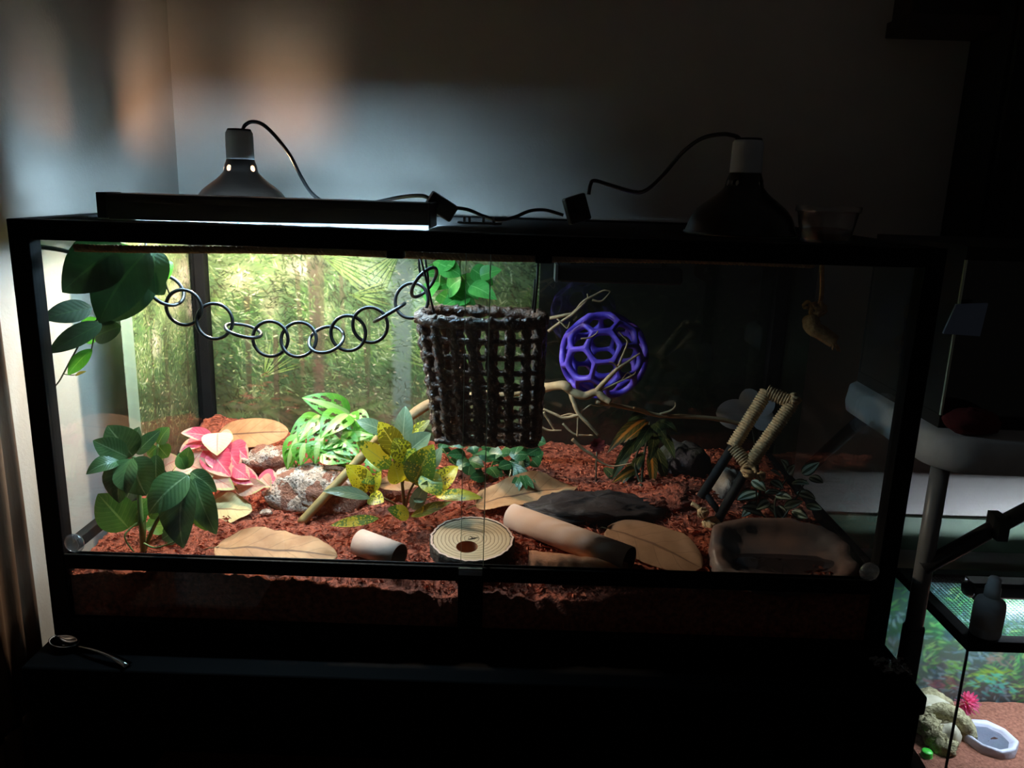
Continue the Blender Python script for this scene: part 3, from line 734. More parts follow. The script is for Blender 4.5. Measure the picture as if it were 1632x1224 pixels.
# hanging vine, top left
V = [(185, 399, 99, 466, 74, .10, .08, 'vine', dict(shape='heart')), (236, 400, 158, 515, 76, .11, .08, 'vine', {}), (250, 452, 160, 512, 44, .13, .12, 'vine', {}),
     (146, 490, 67, 508, 30, .10, .05, 'vine', {}), (156, 508, 135, 544, 30, .13, .14, 'vine_lt', dict(shape='round')), (193, 520, 150, 538, 28, .11, .12, 'vine', dict(shape='round')),
     (162, 516, 77, 563, 30, .09, .05, 'vine', {}), (147, 556, 108, 598, 19, .10, .09, 'vine_lt', dict(shape='lance')), (246, 398, 250, 470, 40, .14, .12, 'vine', {}),
     (272, 416, 264, 446, 16, .17, .16, 'vine_lt', dict(shape='round')), (196, 392, 120, 388, 22, .07, .07, 'vine', {}), (210, 396, 168, 418, 26, .16, .17, 'vine_lt', {}),
     (235, 398, 250, 440, 26, .18, .18, 'vine_lt', {}), (225, 425, 262, 470, 34, .13, .15, 'vine', {}), (205, 405, 215, 470, 50, .13, .11, 'vine', {}),
     (170, 400, 150, 390, 18, .09, .09, 'vine', {})]
V = [q[:8]+(dict(n=(R.uniform(-.15, .15), -.96, .22+R.uniform(-.1, .1)), **(q[8] if len(q) > 8 else {})),) for q in V]
plant('hanging_vine', 'dark green artificial vine with big leaves hanging in the upper left corner', 'plant', P(190, 395, .11), V,
      [([(60, 393, .07), (95, 398, .08), (135, 407, .10), (180, 405, .11), (230, 400, .12)], .0035), ([(185, 400, .11), (165, 470, .115), (155, 510, .12), (128, 520, .11), (119, 545, .10), (125, 550, .1), (112, 575, .1), (102, 594, .1), (94, 608, .1), (84, 620, .1)], .0018),
       ([(155, 510, .12), (150, 535, .11), (146, 556, .10)], .0015), ([(101, 596, .1), (115, 598, .1), (128, 596, .1)], .0008), ([(240, 410, .14), (258, 440, .14), (270, 468, .15)], .0018)], stemmat='stemdark')
t_ = bpy.data.objects['hanging_vine']
part('bud', MB().leaf(P(120, 599, .1), P(138, 592, .1), .006, shape='lance', k=2, nv=5), M_['yellowbud'], t_)

# left front plant
A = 'rubber'; B_ = 'rubber_lt'
V = [(212, 727, 171, 678, 46, .09, .08, A), (203, 728, 148, 702, 32, .08, .06, A), (192, 736, 137, 756, 24, .07, .04, A, dict(arch=.2)), (215, 723, 222, 680, 28, .10, .11, A), (217, 723, 256, 686, 22, .11, .12, A),
     (252, 708, 270, 681, 26, .14, .15, B_), (252, 710, 268, 729, 24, .14, .14, B_), (250, 712, 236, 727, 20, .14, .14, B_), (213, 730, 233, 790, 54, .07, .045, A, dict(arch=.15, fold=.3)), (210, 731, 190, 802, 50, .07, .04, A, dict(arch=.18)),
     (249, 725, 250, 780, 24, .10, .09, A), (205, 842, 156, 787, 48, .06, .05, B_, dict(arch=.05)), (207, 838, 234, 794, 32, .07, .09, B_), (300, 757, 237, 818, 48, .07, .04, A, dict(arch=.12)), (300, 760, 292, 874, 50, .07, .035, A, dict(arch=.14, fold=.35)),
     (310, 762, 345, 852, 34, .08, .06, A, dict(arch=.12)), (304, 752, 346, 784, 24, .10, .09, A, dict(arch=.2)), (296, 747, 302, 712, 24, .11, .12, B_), (237, 824, 292, 782, 32, .10, .12, B_), (302, 778, 276, 850, 36, .06, .045, A), (296, 748, 286, 722, 18, .11, .12, B_),
     (222, 760, 200, 800, 30, .10, .10, A), (232, 842, 262, 838, 26, .11, .14, B_), (258, 860, 300, 836, 34, .12, .11, A), (318, 800, 330, 846, 26, .09, .08, B_)]
gb = G(229, 880)
plant('rubber_plant', 'broad-leaved dark green plant at the front left beside the clear knob', 'plant', gb, V,
      [([tuple(gb), (226, 840, .07), (222, 790, .08), (213, 728, .085)], .0048), ([tuple(gb), (232, 810, .10), (246, 760, .12), (252, 708, .14)], .0032), ([tuple(gb), (250, 830, .08), (285, 780, .08), (302, 756, .08)], .0034),
       ([(224, 830, .07), (208, 842, .06), (199, 853, .05), (203, 866, .05), (214, 880, .05)], .0016), ([(229, 866, .05), (246, 873, .045), (266, 868, .045), (286, 860, .045)], .0016)])

# pink plant
K, K2 = 'pink', 'pinkpale'
V = [(340, 697, 288, 690, 20, .30, .26, K), (332, 702, 286, 721, 22, .30, .25, K), (347, 690, 346, 726, 38, .29, .25, K2, dict(shape='heart')), (330, 712, 368, 760, 38, .28, .23, K), (358, 709, 384, 750, 26, .29, .25, K), (368, 707, 396, 732, 26, .30, .27, K),
     (366, 750, 414, 770, 26, .25, .23, K), (376, 779, 424, 774, 24, .24, .22, K2), (410, 763, 443, 770, 32, .26, .25, K), (326, 754, 374, 780, 28, .25, .22, K2), (300, 740, 340, 760, 30, .26, .23, K2), (320, 720, 300, 750, 26, .27, .25, K2),
     (262, 744, 288, 732, 26, .27, .27, K2), (350, 692, 372, 700, 18, .31, .30, K2), (372, 744, 398, 764, 22, .25, .23, K), (345, 700, 320, 716, 24, .28, .27, K), (306, 748, 272, 766, 24, .24, .22, K2), (418, 760, 432, 776, 20, .25, .23, K2), (340, 720, 352, 752, 26, .27, .24, K),
     (352, 700, 362, 734, 24, .29, .26, K)]
gb = G(362, 775)
plant('pink_plant', 'pink and cream artificial leaf plant beside the big tan dry leaf', 'plant', gb, V,
      [([tuple(gb), (352, 735, .31), (346, 692, .30)], .002), ([tuple(gb), (385, 760, .26), (412, 764, .26)], .0016), ([(374, 775, .24), (382, 785, .235), (386, 797, .23)], .0012)])

# swiss cheese plant
HOL = [(.24, .45, .06, .2, .25), (.24, -.45, .06, .2, .25), (.42, .48, .055, .22, .25), (.42, -.48, .055, .22, .25), (.60, .44, .05, .2, .22), (.60, -.44, .05, .2, .22)]
N_ = 'monstera'
kw = dict(holes=HOL, k=10, nv=26, shape='heart')
V = []
for q in [(557, 660, 481, 634, 38, .36, .33), (553, 660, 511, 699, 42, .33, .28), (508, 661, 475, 706, 32, .34, .29), (505, 665, 460, 704, 28, .36, .32), (478, 693, 458, 749, 30, .31, .28), (486, 706, 479, 742, 30, .29, .27), (508, 703, 502, 739, 30, .29, .27), (540, 698, 516, 716, 28, .30, .28),
          (513, 722, 562, 735, 34, .28, .27), (557, 660, 568, 690, 26, .34, .31), (561, 663, 590, 678, 28, .36, .34), (545, 692, 595, 694, 32, .32, .30), (542, 700, 572, 726, 36, .30, .27), (578, 728, 608, 754, 36, .29, .27), (594, 713, 628, 730, 38, .32, .30), (520, 690, 492, 722, 34, .31, .28), (530, 705, 530, 742, 32, .30, .27), (500, 676, 478, 676, 28, .37, .35), (560, 690, 596, 714, 34, .33, .31), (470, 715, 466, 752, 26, .3, .285), (555, 712, 548, 744, 30, .29, .275), (585, 700, 622, 702, 30, .34, .32)]:
    V.append(q+(N_, dict(kw)))
gb = G(540, 742)
plant('swiss_cheese_plant', 'bright green plant with holed leaves behind the speckled rock', 'plant', gb, V,
      [([tuple(gb), (545, 700, .34), (555, 660, .36)], .0022), ([tuple(gb), (505, 690, .33), (507, 662, .35)], .002), ([tuple(gb), (580, 720, .31), (594, 712, .32)], .0018)])

# croton
C1, C2, C3 = 'croton', 'croton_y', 'croton_g'
V = [(635, 724, 603, 672, 32, .21, .20, C2), (641, 705, 646, 647, 24, .22, .24, C3), (645, 704, 686, 669, 17, .22, .23, C2, dict(shape='lance')), (646, 724, 687, 690, 30, .21, .20, C3), (623, 744, 568, 704, 27, .20, .17, C1), (636, 770, 626, 734, 28, .19, .18, C2), (660, 772, 691, 708, 42, .19, .18, C1),
     (645, 734, 628, 698, 32, .20, .20, C2), (588, 782, 551, 741, 30, .19, .18, C2), (590, 794, 514, 783, 17, .17, .14, C3, dict(shape='lance')), (591, 788, 607, 750, 15, .19, .20, C2, dict(shape='lance')), (674, 755, 702, 790, 30, .18, .15, C1), (658, 812, 681, 766, 20, .17, .16, C3),
     (690, 784, 730, 743, 28, .22, .24, C2), (694, 791, 770, 794, 17, .20, .18, C1, dict(shape='lance')), (655, 823, 720, 800, 15, .17, .15, C2, dict(shape='lance')), (652, 823, 617, 811, 20, .16, .14, C1), (604, 826, 526, 838, 15, .15, .12, C1, dict(shape='lance')), (690, 746, 704, 712, 15, .22, .22, C3),
     (612, 688, 568, 670, 20, .25, .24, C3), (640, 750, 672, 716, 30, .20, .20, C1), (588, 792, 612, 800, 22, .18, .16, C2), (560, 745, 598, 772, 20, .2, .19, C1), (645, 766, 662, 726, 26, .2, .2, C2), (662, 740, 694, 728, 22, .23, .24, C1), (676, 786, 660, 800, 18, .17, .16, C3)]
gb = G(645, 815)
plant('croton_plant', 'yellow speckled croton plant above the small cardboard tube', 'plant', gb, V,
      [([tuple(gb), (642, 780, .20), (636, 722, .21)], .0034), ([tuple(gb), (652, 785, .19), (664, 764, .19)], .0026), ([tuple(gb), (620, 798, .18), (592, 786, .19)], .0022), ([tuple(gb), (665, 800, .18), (694, 788, .2)], .0018), ([(642, 770, .2), (645, 735, .205), (645, 704, .22)], .0024)], stemmat='stembrown')

# small leafy cluster under the basket
V = []
for k in range(46):
    bx, by = R.uniform(700, 862), R.uniform(692, 762); Y = R.uniform(.30, .46)
    if by > 735 and bx > 830: continue
    a = R.uniform(0, 6.28); L = R.uniform(22, 34)
    V.append((bx, by, bx+math.cos(a)*L, by+abs(math.sin(a))*L*.7-4, R.uniform(14, 21), Y, Y-R.uniform(.0, .03), 'ivy', dict(shape='ovate', n=nrm(.5))))
gb = G(775, 768)
plant('ivy_plant', 'dark green small-leaved plant spreading under the woven basket', 'plant', gb, V,
      [([tuple(gb), (760, 735, .40), (740, 700, .42)], .002), ([tuple(gb), (790, 730, .38), (815, 705, .36)], .002), ([tuple(gb), (730, 745, .36), (705, 715, .36)], .0018)])
# fern-like drooping hand behind brown leaf
V = [(806, 735, 770+k*14, 742+abs(k-3)*(-3)+k*6, 12, .34, .30, 'ivy', dict(shape='lance')) for k in range(7)]
V += [(830, 755, 815+k*12, 785-k*2, 10, .31, .28, 'ivy', dict(shape='lance')) for k in range(4)]
plant('small_fern', 'dark green finger-leaved sprig drooping onto the brown dry leaf', 'plant', G(815, 775), V, [([tuple(G(815, 775)), (812, 755, .34), (806, 735, .34)], .002)])

# bright plant hung in upper middle
V = []
for q in [(706, 440, 674, 438, 30), (716, 452, 688, 464, 22), (700, 420, 736, 440, 32), (735, 445, 712, 470, 34), (745, 468, 704, 490, 26), (735, 438, 762, 478, 30), (752, 428, 786, 455, 26), (722, 425, 690, 418, 24), (750, 455, 792, 478, 26), (700, 468, 735, 492, 28), (765, 440, 800, 430, 22), (690, 450, 680, 482, 24), (725, 470, 760, 492, 28)]:
    V.append(q+(.42+R.uniform(-.04, .05), .40+R.uniform(-.04, .05), 'topgreen', dict(shape='heart')))
plant('hanging_pothos', 'bright green leafy plant hanging behind the top of the woven basket', 'plant', P(735, 415, .45), V,
      [([(735, 408, .45), (733, 430, .44), (740, 460, .43)], .0022), ([(735, 408, .45), (705, 430, .43), (700, 465, .43)], .0018), ([(735, 408, .45), (765, 430, .44), (760, 460, .43)], .0018)])

# orange striped plant at right
S1, S2 = 'striped', 'stripedg'
V = []
for q, m in [((1030, 668, 968, 722, 17), S1), ((1016, 736, 987, 778, 13), S1), ((1034, 672, 994, 706, 14), S1), ((1038, 678, 1008, 724, 15), S2), ((1042, 690, 1035, 736, 15), S2), ((1050, 690, 1076, 732, 14), S2), ((1040, 676, 1062, 700, 16), S2), ((1020, 690, 985, 740, 15), S2), ((1026, 720, 1002, 772, 14), S2), ((1036, 720, 1040, 776, 14), S1), ((1010, 700, 975, 765, 14), S2), ((1044, 710, 1062, 770, 15), S2), ((1020, 750, 975, 770, 14), S1), ((1030, 664, 1000, 672, 14), S2), ((1046, 672, 1080, 690, 14), S2), ((962, 745, 985, 775, 14), S2)]:
    V.append(q+(.43, .38+R.uniform(-.03, .02), m, dict(shape='lance', arch=.16)))
gb = G(1022, 775)
plant('striped_plant', 'drooping orange-striped leaf plant right of the dry twigs', 'plant', gb, V,
      [([tuple(gb), (1026, 730, .42), (1036, 672, .44)], .003), ([tuple(gb), (1012, 735, .41), (1030, 690, .43)], .0025)], stemmat='stemdark')
mbx = MB().blob(P(952, 708, .42), (.012, .012, .012), .3, 3, 2, 12, 8)
rb = thing('red_flower', 'small dark red blossom among the dry twigs', 'flower', P(952, 718, .42))
for k in range(9):
    a = k*.7; c = P(952, 708, .42)
    part('petal', MB().leaf(c, c+Vector((math.cos(a)*.017, -.008, math.sin(a)*.017)), .012, n=(0, -1, .2), k=2, nv=5), M_['redcloth'], rb)
part('stem', MB().tube([P(952, 710, .425), P(950, 740, .43), G(950, 768)], .0015, 6), M_['stemdark'], rb)

# silver striped trailing plant
V = []
for q in [(1278, 755, 1306, 737, 15), (1198, 766, 1221, 783, 15), (1208, 785, 1175, 797, 17), (1214, 817, 1181, 809, 17), (1204, 827, 1189, 848, 15), (1213, 828, 1230, 842, 15), (1240, 806, 1251, 829, 17), (1250, 808, 1280, 799, 13), (1236, 818, 1222, 806, 14), (1229, 766, 1248, 779, 13), (1219, 785, 1248, 788, 13), (1254, 748, 1244, 732, 12), (1256, 755, 1267, 741, 12), (1262, 770, 1290, 772, 14), (1236, 790, 1262, 795, 14), (1270, 785, 1300, 796, 15), (1206, 800, 1182, 824, 14), (1262, 815, 1288, 826, 14), (1226, 800, 1205, 812, 14), (1290, 760, 1312, 770, 13), (1246, 760, 1228, 750, 12), (1285, 805, 1310, 812, 14), (1240, 838, 1262, 846, 13)]:
    Y = R.uniform(.19, .27); V.append(q+(Y, Y-.02, 'trades', dict(n=nrm(.45), shape='ovate')))
gb = G(1240, 838)
plant('silver_striped_plant', 'trailing plant with silver-striped leaves behind the stone water dish', 'plant', gb, V,
      [([tuple(gb), (1235, 800, .24), (1255, 760, .25)], .002), ([tuple(gb), (1210, 815, .22), (1205, 780, .22)], .0018), ([tuple(gb), (1265, 800, .24), (1285, 765, .25)], .0018), ([(1240, 840, .19), (1250, 846, .17), (1256, 838, .165), (1252, 828, .17)], .0014)], stemmat='stemdark')

# pale flower behind the ladder
t = thing('white_flower', 'pale white flower with rounded petals behind the jute ladder', 'flower', P(1195, 690, .37))
for q in [(1196, 662, 1141, 658, 48), (1196, 660, 1188, 620, 40), (1200, 660, 1228, 628, 38), (1198, 665, 1234, 672, 36), (1195, 668, 1172, 684, 30)]:
    p0, p1 = P(q[0], q[1], .37), P(q[2], q[3], .36)
    part('petal', MB().leaf(p0, p1, sz(q[4], p0), n=(.1, -.95, .25), shape='round', arch=.08, fold=.15), M_['petal'], t)
part('stem', MB().tube([P(1197, 664, .372), P(1205, 720, .375), G(1212, 790)], .002, 6), M_['stemdark'], t)

# ------------------------------------------------------------------ dry leaves
def dryleaf(label, b, tip, w, mk, n=(0, -.5, .85), arch=.04, wave=.05, shape='ovate', fold=.05, stalk=True):
    t = thing('dry_leaf', label, 'dry leaf', (b+tip)/2 - Vector((0, 0, .01)), 'dry leaves on the bedding')
    part('blade', MB().leaf(b, tip, w, n=n, arch=arch, wave=wave, shape=shape, fold=fold, k=5, nv=18, seed=R.uniform(0, 30)), M_[mk], t)
    d = (b-tip).normalized()
    if stalk: part('stalk', MB().tube([b-d*.005, b+d*.01+Vector((0, 0, -.002)), b+d*.018+Vector((0, 0, -.006))], [.0012, .001, .0008], 6), M_['stembrown'], t)
def GD(x, y, dz=.012): return G(x, y, dz)
dryleaf('large tan dry leaf leaning at the back left behind the pink plant', P(348, 694, .47), P(460, 688, .47), .062, 'dry', (0, -.8, .6), .03, .03, 'wide')
dryleaf('large pale tan dry leaf lying at the front left of the tank', GD(343, 872), GD(538, 886), .082, 'dry', (0, -.35, .93), .02, .035, 'ragged')
dryleaf('small pale dry leaf lying just below the pink plant', GD(333, 812), GD(402, 814), .07, 'drypale', (0, -.45, .9), .03, .06, 'ragged')
dryleaf('short tan dry leaf tucked under the pink plant', GD(338, 797), GD(388, 792), .03, 'dry', (0, -.6, .8), .03, .04)
dryleaf('long orange-brown curled dry leaf lying left above the long cardboard tube', GD(758, 805, .012), GD(920, 776, .014), .075, 'dry', (0, -.45, .9), .04, .06, 'ragged', .25)
dryleaf('wide dull brown dry leaf right of the long cardboard tube', GD(968, 842, .010), GD(1118, 906, .008), .10, 'drybrown', (.1, -.35, .93), .04, .04, 'wide')
dryleaf('pinkish dry leaf half hidden behind the croton plant', P(602, 772, .27), P(684, 764, .27), .035, 'dry', (0, -.7, .7), .04, .05)

# ------------------------------------------------------------------ rocks, stick, tubes, hide
c = G(505, 815); 
single('speckled_rock', MB().blob(P(506, 787, .275), (.094, .062, .052), .24, 1.7, 4.2, 36, 22), M_['granite'], 'large pale speckled rock dusted with brown fibre under the leaning stick', 'rock', (P(506, 787, .275).x, .275, .11))
q = P(430, 732, .37); single('speckled_rock', MB().blob(q, (.046, .03, .026), .3, 2, 8.1, 24, 14), M_['granite'], 'grey speckled rock between the pink plant and the holed leaves', 'rock', (q.x, q.y, q.z-.02))
q = G(424, 818, .004); single('pebble', MB().blob(q, (.0105, .009, .007), .4, 2, 1.1, 14, 9), M_['granite'], 'small pale pebble on the bedding left of the big rock', 'pebble', (q.x, q.y, q.z-.005))
q = G(530, 812, .004); single('pebble', MB().blob(q, (.02, .014, .010), .4, 2, 5.1, 16, 10), M_['granite'], 'flat pale pebble at the right foot of the big rock', 'pebble', (q.x, q.y, q.z-.005))
q = P(1085, 752, .46); single('mossy_rock', MB().blob(q, (.062, .05, .06), .22, 2, 3.3, 26, 16), M_['mossrock'], 'dim grey-violet mossy rock at the back right behind the ladder', 'rock', (q.x, q.y, q.z-.05))
q = P(1160, 776, .34); single('mossy_rock', MB().blob(q, (.03, .03, .034), .3, 3, 6.3, 20, 12), M_['greyrock'], 'small pinkish grey stone seen between the ladder rails', 'rock', (q.x, q.y, q.z-.03))
mb = MB(); c = G(1065, 800)
for k in range(5): mb.blob(c+Vector((R.uniform(-.05, .05), R.uniform(-.02, .03), R.uniform(-.004, .006))), (.026, .02, .014), .5, 5, k*3.1, 18, 12)
single('fibre_clump', mb, M_['coir'], 'loose clump of reddish fibre in front of the mossy rock', 'fibre clump', (c.x, c.y, c.z-.01), kind='stuff')

b = G(479, 834); tp = P(604, 698, .262)
t = thing('bamboo_stick', 'pale bamboo stick leaning across the speckled rock', 'stick', b)
n = 24; part('cane', MB().tube([b.lerp(tp, i/n) for i in range(n+1)], [.0078+(.0012 if i in (9, 18) else 0) for i in range(n+1)], 14), M_['bamboo'], t)
part('cut_end', MB().tube([tp, tp+(tp-b).normalized()*.0008], .0066, 14), M_['stembrown'], t)

def cardtube(label, a, b, r):
    d = (b-a).normalized(); t = thing('cardboard_tube', label, 'cardboard tube', (a+b)/2-Vector((0, 0, r)))
    u = d.orthogonal().normalized(); w = d.cross(u); n = 40; vs = []; fs = []
    rings = [(a, r-.0012), (a, r), (a.lerp(b, .5), r*1.004), (b, r), (b, r-.0012)]
    for c, rr in rings:
        for j in range(n):
            an = 2*math.pi*j/n; vs.append(c+u*math.cos(an)*rr+w*math.sin(an)*rr)
    for i in range(4):
        for j in range(n): fs.append((i*n+j, i*n+(j+1) % n, (i+1)*n+(j+1) % n, (i+1)*n+j))
    part('outer_wall', MB().add(vs, fs), M_['card'], t)
    vs = []
    for c in (a, b):
        for j in range(n):
            an = 2*math.pi*j/n; vs.append(c+u*math.cos(an)*(r-.0012)+w*math.sin(an)*(r-.0012))
    part('inner_wall', MB().add(vs, [(j, n+j, n+(j+1) % n, (j+1) % n) for j in range(n)]), M_['cardin'], t)
cardtube('short grey-pink cardboard tube lying below the croton plant', PZ(573, 864, .124), PZ(636, 888, .120), .0205)
cardtube('long cardboard tube lying right of the log hide', PZ(815, 823, .133), PZ(1003, 893, .126), .0215)

# log slice hide with a hole
hc = PZ(752, 858, .131); rr = .0645; hole = Vector((-.006, -.024, 0)); hr = .0165
t = thing('log_hide', 'round log slice hide with growth rings and a hole in its top', 'hide', (hc.x, hc.y, .1))
n = 72; tilt = Matrix.Rotation(math.radians(7), 3, 'X')
def lp(p): return hc + tilt @ Vector(p)
def out(j, k=1.0):
    a = 2*math.pi*j/n; q = rr*k*(1+.028*noise.noise((math.cos(a)*6, math.sin(a)*6, 0))+.012*math.sin(j*2.4)); return Vector((math.cos(a)*q, math.sin(a)*q, 0))
vs = []; fs = []; m = 12
for i in range(m+1):
    f = i/m
    for j in range(n):
        a = 2*math.pi*j/n; h_ = hole+Vector((math.cos(a), math.sin(a), 0))*hr
        vs.append(lp(h_.lerp(out(j, .93), f)))
fs = [(i*n+j, (i+1)*n+j, (i+1)*n+(j+1) % n, i*n+(j+1) % n) for i in range(m) for j in range(n)]
o = part('top_face', MB().add(vs, fs), M_['rings'], t, 'pale ringed cut face')
# object coordinates of the ring pattern are centred on the slice: the thing's empty sits at its centre
prof = [(.93, 0), (.945, -.002), (.95, .0005), (1.0, .0), (1.01, -.006), (1.02, -.03), (1.04, -.055)]
vs = [lp(out(j, k)+Vector((0, 0, z-.004*(k > 1)*noise.noise((j*.9, z*80, 2))))) for k, z in prof for j in range(n)]
part('bark', MB().add(vs, [(i*n+j, (i+1)*n+j, (i+1)*n+(j+1) % n, i*n+(j+1) % n) for i in range(len(prof)-1) for j in range(n)]), M_['bark'], t, 'dark rough bark', smooth=True)
vs = [lp(out(j, k)+Vector((0, 0, .0012))) for k in (.945, .995) for j in range(n)]
part('bark_rim', MB().add(vs, [(j, n+j, n+(j+1) % n, (j+1) % n) for j in range(n)]), M_['card'], t)
vs = [lp(hole+Vector((math.cos(2*math.pi*j/n)*hr, math.sin(2*math.pi*j/n)*hr, z))) for z in (0, -.03) for j in range(n)]
part('hole_wall', MB().add(vs, [(j, (j+1) % n, n+(j+1) % n, n+j) for j in range(n)]), M_['cork'], t)
for a in (.5, 2.2, 3.6):
    s0 = Vector((.002, -.001, .0008)); part('crack', MB().tube([lp(s0), lp(s0+Vector((math.cos(a)*.009, math.sin(a)*.008, 0)))], [.0009, .0003], 5), M_['bark'], t)

q = G(950, 812); t_ = Matrix.Rotation(.18, 3, 'Z')  # dark mound added in place of shade on the soil
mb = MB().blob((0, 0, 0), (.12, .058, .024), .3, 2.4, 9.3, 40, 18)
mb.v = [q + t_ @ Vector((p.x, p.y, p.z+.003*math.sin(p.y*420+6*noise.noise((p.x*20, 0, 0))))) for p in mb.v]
single('dark_bark_look', mb, pmat('soil_shade_brown', lin(26, 15, 12), lin(40, 25, 20), 40, .7, .8, 120, stretch=(.25, 1, 1), bdist=.004), 'low dark brown mound added as shade on the soil behind the long cardboard tube', 'bark', (q.x, q.y, q.z-.02))
# cork slab in front of the long tube
a, b = PZ(842, 890, .115), PZ(1000, 908, .112)
mb = MB(); n = 26; vs = []
for i in range(n+1):
    q = a.lerp(b, i/n); w = .022*(1-.25*(i/n))*(1+.15*noise.noise((i*.5, 0, 0)))*min(1, .55+i*.3)*min(1, .5+(n-i)*.25); z = .008*noise.noise((i*.4, 3, 0))
    for dy, dz in ((-w, -.004), (-w*.8, .007), (-w*.3, .011), (w*.3, .011), (w*.8, .006), (w, -.004)): vs.append((q.x, q.y+dy, q.z+dz+z*.3))
mb.add(vs, [(i*6+j, i*6+j+1, (i+1)*6+j+1, (i+1)*6+j) for i in range(n) for j in range(5)]+[tuple(range(6)), tuple(n*6+j for j in range(5, -1, -1))])
single('bark_slab', mb, M_['cork'], 'flat reddish slab of bark along the front below the long tube', 'bark', ((a.x+b.x)/2, a.y, .1))

# stone water dish
dc = Vector((.474, .090, 0)); n = 64
def dish(name, label, dc, rx, ry, zb, zr, mat, wz, ang=0, cat='water dish', tilt_=0):
    t = thing(name, label, cat, (dc.x, dc.y, zb)); vs = []
    prof = [(1.04, zb), (1.02, zb+.3*(zr-zb)), (1.0, zr-.004), (.965, zr), (.86, zr-.001), (.79, zr-.006), (.72, zr-.012), (.55, zr-.017), (0.02, zr-.018)]
    for k, z in prof:
        for j in range(n):
            a = 2*math.pi*j/n; e = 2.8
            q = 1/((abs(math.cos(a))**e+abs(math.sin(a))**e)**(1/e))
            q *= 1+.08*noise.noise((math.cos(a)*2.2, math.sin(a)*2.2, dc.x*7))+.03*noise.noise((math.cos(a)*7, math.sin(a)*7, z*60))
            zz = z+(.005*noise.noise((math.cos(a)*3, math.sin(a)*3, 4))+.003*noise.noise((math.cos(a)*9, math.sin(a)*9, k*3)) if k > .7 and z > zb else 0)
            x, y = math.cos(a)*q*rx*k, math.sin(a)*q*ry*k
            if z > zb: zz += tilt_*y
            vs.append((dc.x+x*math.cos(ang)-y*math.sin(ang), dc.y+x*math.sin(ang)+y*math.cos(ang), zz))
    part('bowl', MB().add(vs, [(i*n+j, i*n+(j+1) % n, (i+1)*n+(j+1) % n, (i+1)*n+j) for i in range(len(prof)-1) for j in range(n)]), mat, t)
    vs = [(dc.x+math.cos(2*math.pi*j/n)*rx*.74*math.cos(ang)-math.sin(2*math.pi*j/n)*ry*.74*math.sin(ang), dc.y+math.cos(2*math.pi*j/n)*rx*.74*math.sin(ang)+math.sin(2*math.pi*j/n)*ry*.74*math.cos(ang), wz) for j in range(n)]
    part('water', MB().add(vs, [tuple(range(n))]), M_['water'], t)
dish('water_dish', 'grey stone-look water dish in the front right corner of the terrarium', dc, .110, .074, .085, .134, M_['dishrock'], .1195, 0, 'water dish', .28)

# ------------------------------------------------------------------ hung toys
# chain of rings
t = thing('ring_chain', 'black ring chain slung across the left half below the lid', 'chain', P(470, 560, .15))
RG = [(265, 462, 0), (293, 490, 1), (342, 512, 1), (388, 527, .3), (431, 540, 1), (476, 541, .8), (520, 541, .3), (555, 531, 1), (590, 518, .9), (621, 498, .25), (656, 479, .55), (676, 450, .1)]
tor = MB(); r0 = .0268; tor.tube([(math.cos(a)*r0, math.sin(a)*r0, 0) for a in [2*math.pi*i/40 for i in range(40)]], .0028, 8, closed=True)
proto = None
ctr = [P(x, y, .15) for x, y, _ in RG]
for i, (x, y, k) in enumerate(RG):
    d = (ctr[min(i+1, len(RG)-1)]-ctr[max(0, i-1)]).normalized()
    face = Vector((.15*(-1)**i, -1, .1)); up_ = Vector((.0, -.35*(-1)**i, 1))
    zz = (face*k+up_*(1-k)); zz = (zz-d*zz.dot(d)).normalized(); yy = zz.cross(d)
    m = Matrix((d, yy, zz)).transposed().to_4x4(); m.translation = ctr[i]
    if proto is None:
        proto = mesh_obj('ring', tor, M_['ring']); proto.parent = t; proto.matrix_local = Matrix.Translation(-BASE[t]) @ m
    else: inst('ring', proto, m, t)
for e, q in ((ctr[0], P(236, 440, .15)), (ctr[-1], P(668, 425, .15))):
    part('hook', MB().tube(smoothpath([e+Vector((0, 0, .01)), (e+q)/2, q, q+Vector((0, 0, .05))], 4), .0018, 6), M_['ring'], t)

# woven basket
BKY = .115
bc = P(770, 492, BKY); bx0, bx1 = P(664, 495, BKY).x, P(872, 495, BKY).x
zt_, zb_ = P(770, 498, BKY).z, P(775, 694, BKY).z
cxT, cxB = (bx0+bx1)/2, (P(692, 685, BKY).x+P(862, 697, BKY).x)/2
rT, rB = (bx1-bx0)/2-.006, (P(862, 697, BKY).x-P(692, 685, BKY).x)/2-.006
t = thing('woven_basket', 'dark brown open-weave basket hanging in the middle of the terrarium', 'basket', ((cxT+cxB)/2, BKY, zb_))
def bpt(a, f, k=1.0):
    cx = cxT+(cxB-cxT)*f; r = (rT+(rB-rT)*f)*k; e = 3.0
    q = 1/((abs(math.cos(a))**e+abs(math.sin(a))**e)**(1/e))
    return Vector((cx+math.cos(a)*r*q, BKY+math.sin(a)*r*.66*q, zt_+(zb_-zt_)*f))
NVt, NH = 22, 9
def twist(path, r, amp, ph, turns):
    o_ = []
    n_ = len(path)
    for i, p in enumerate(path):
        a = ph+turns*2*math.pi*i/n_
        o_.append(p+Vector((math.cos(a)*amp, math.sin(a)*amp, math.cos(a+1)*amp*.6)))
    return o_
for j in range(NVt):
    a = 2*math.pi*j/NVt
    base_ = [bpt(a+.035*noise.noise((j*3.1, f*3, 0)), f) for f in [i/30 for i in range(31)]]
    mb = MB()
    for ph in (0, math.pi):
        mb.tube(twist(base_, 0, .0030, ph+j, 5), [.0054+.0024*noise.noise((j*7.7+ph, i*.7, 1)) for i in range(31)], 6, jit=.12)
    part('upright_strand', mb, M_['seagrass'], t)
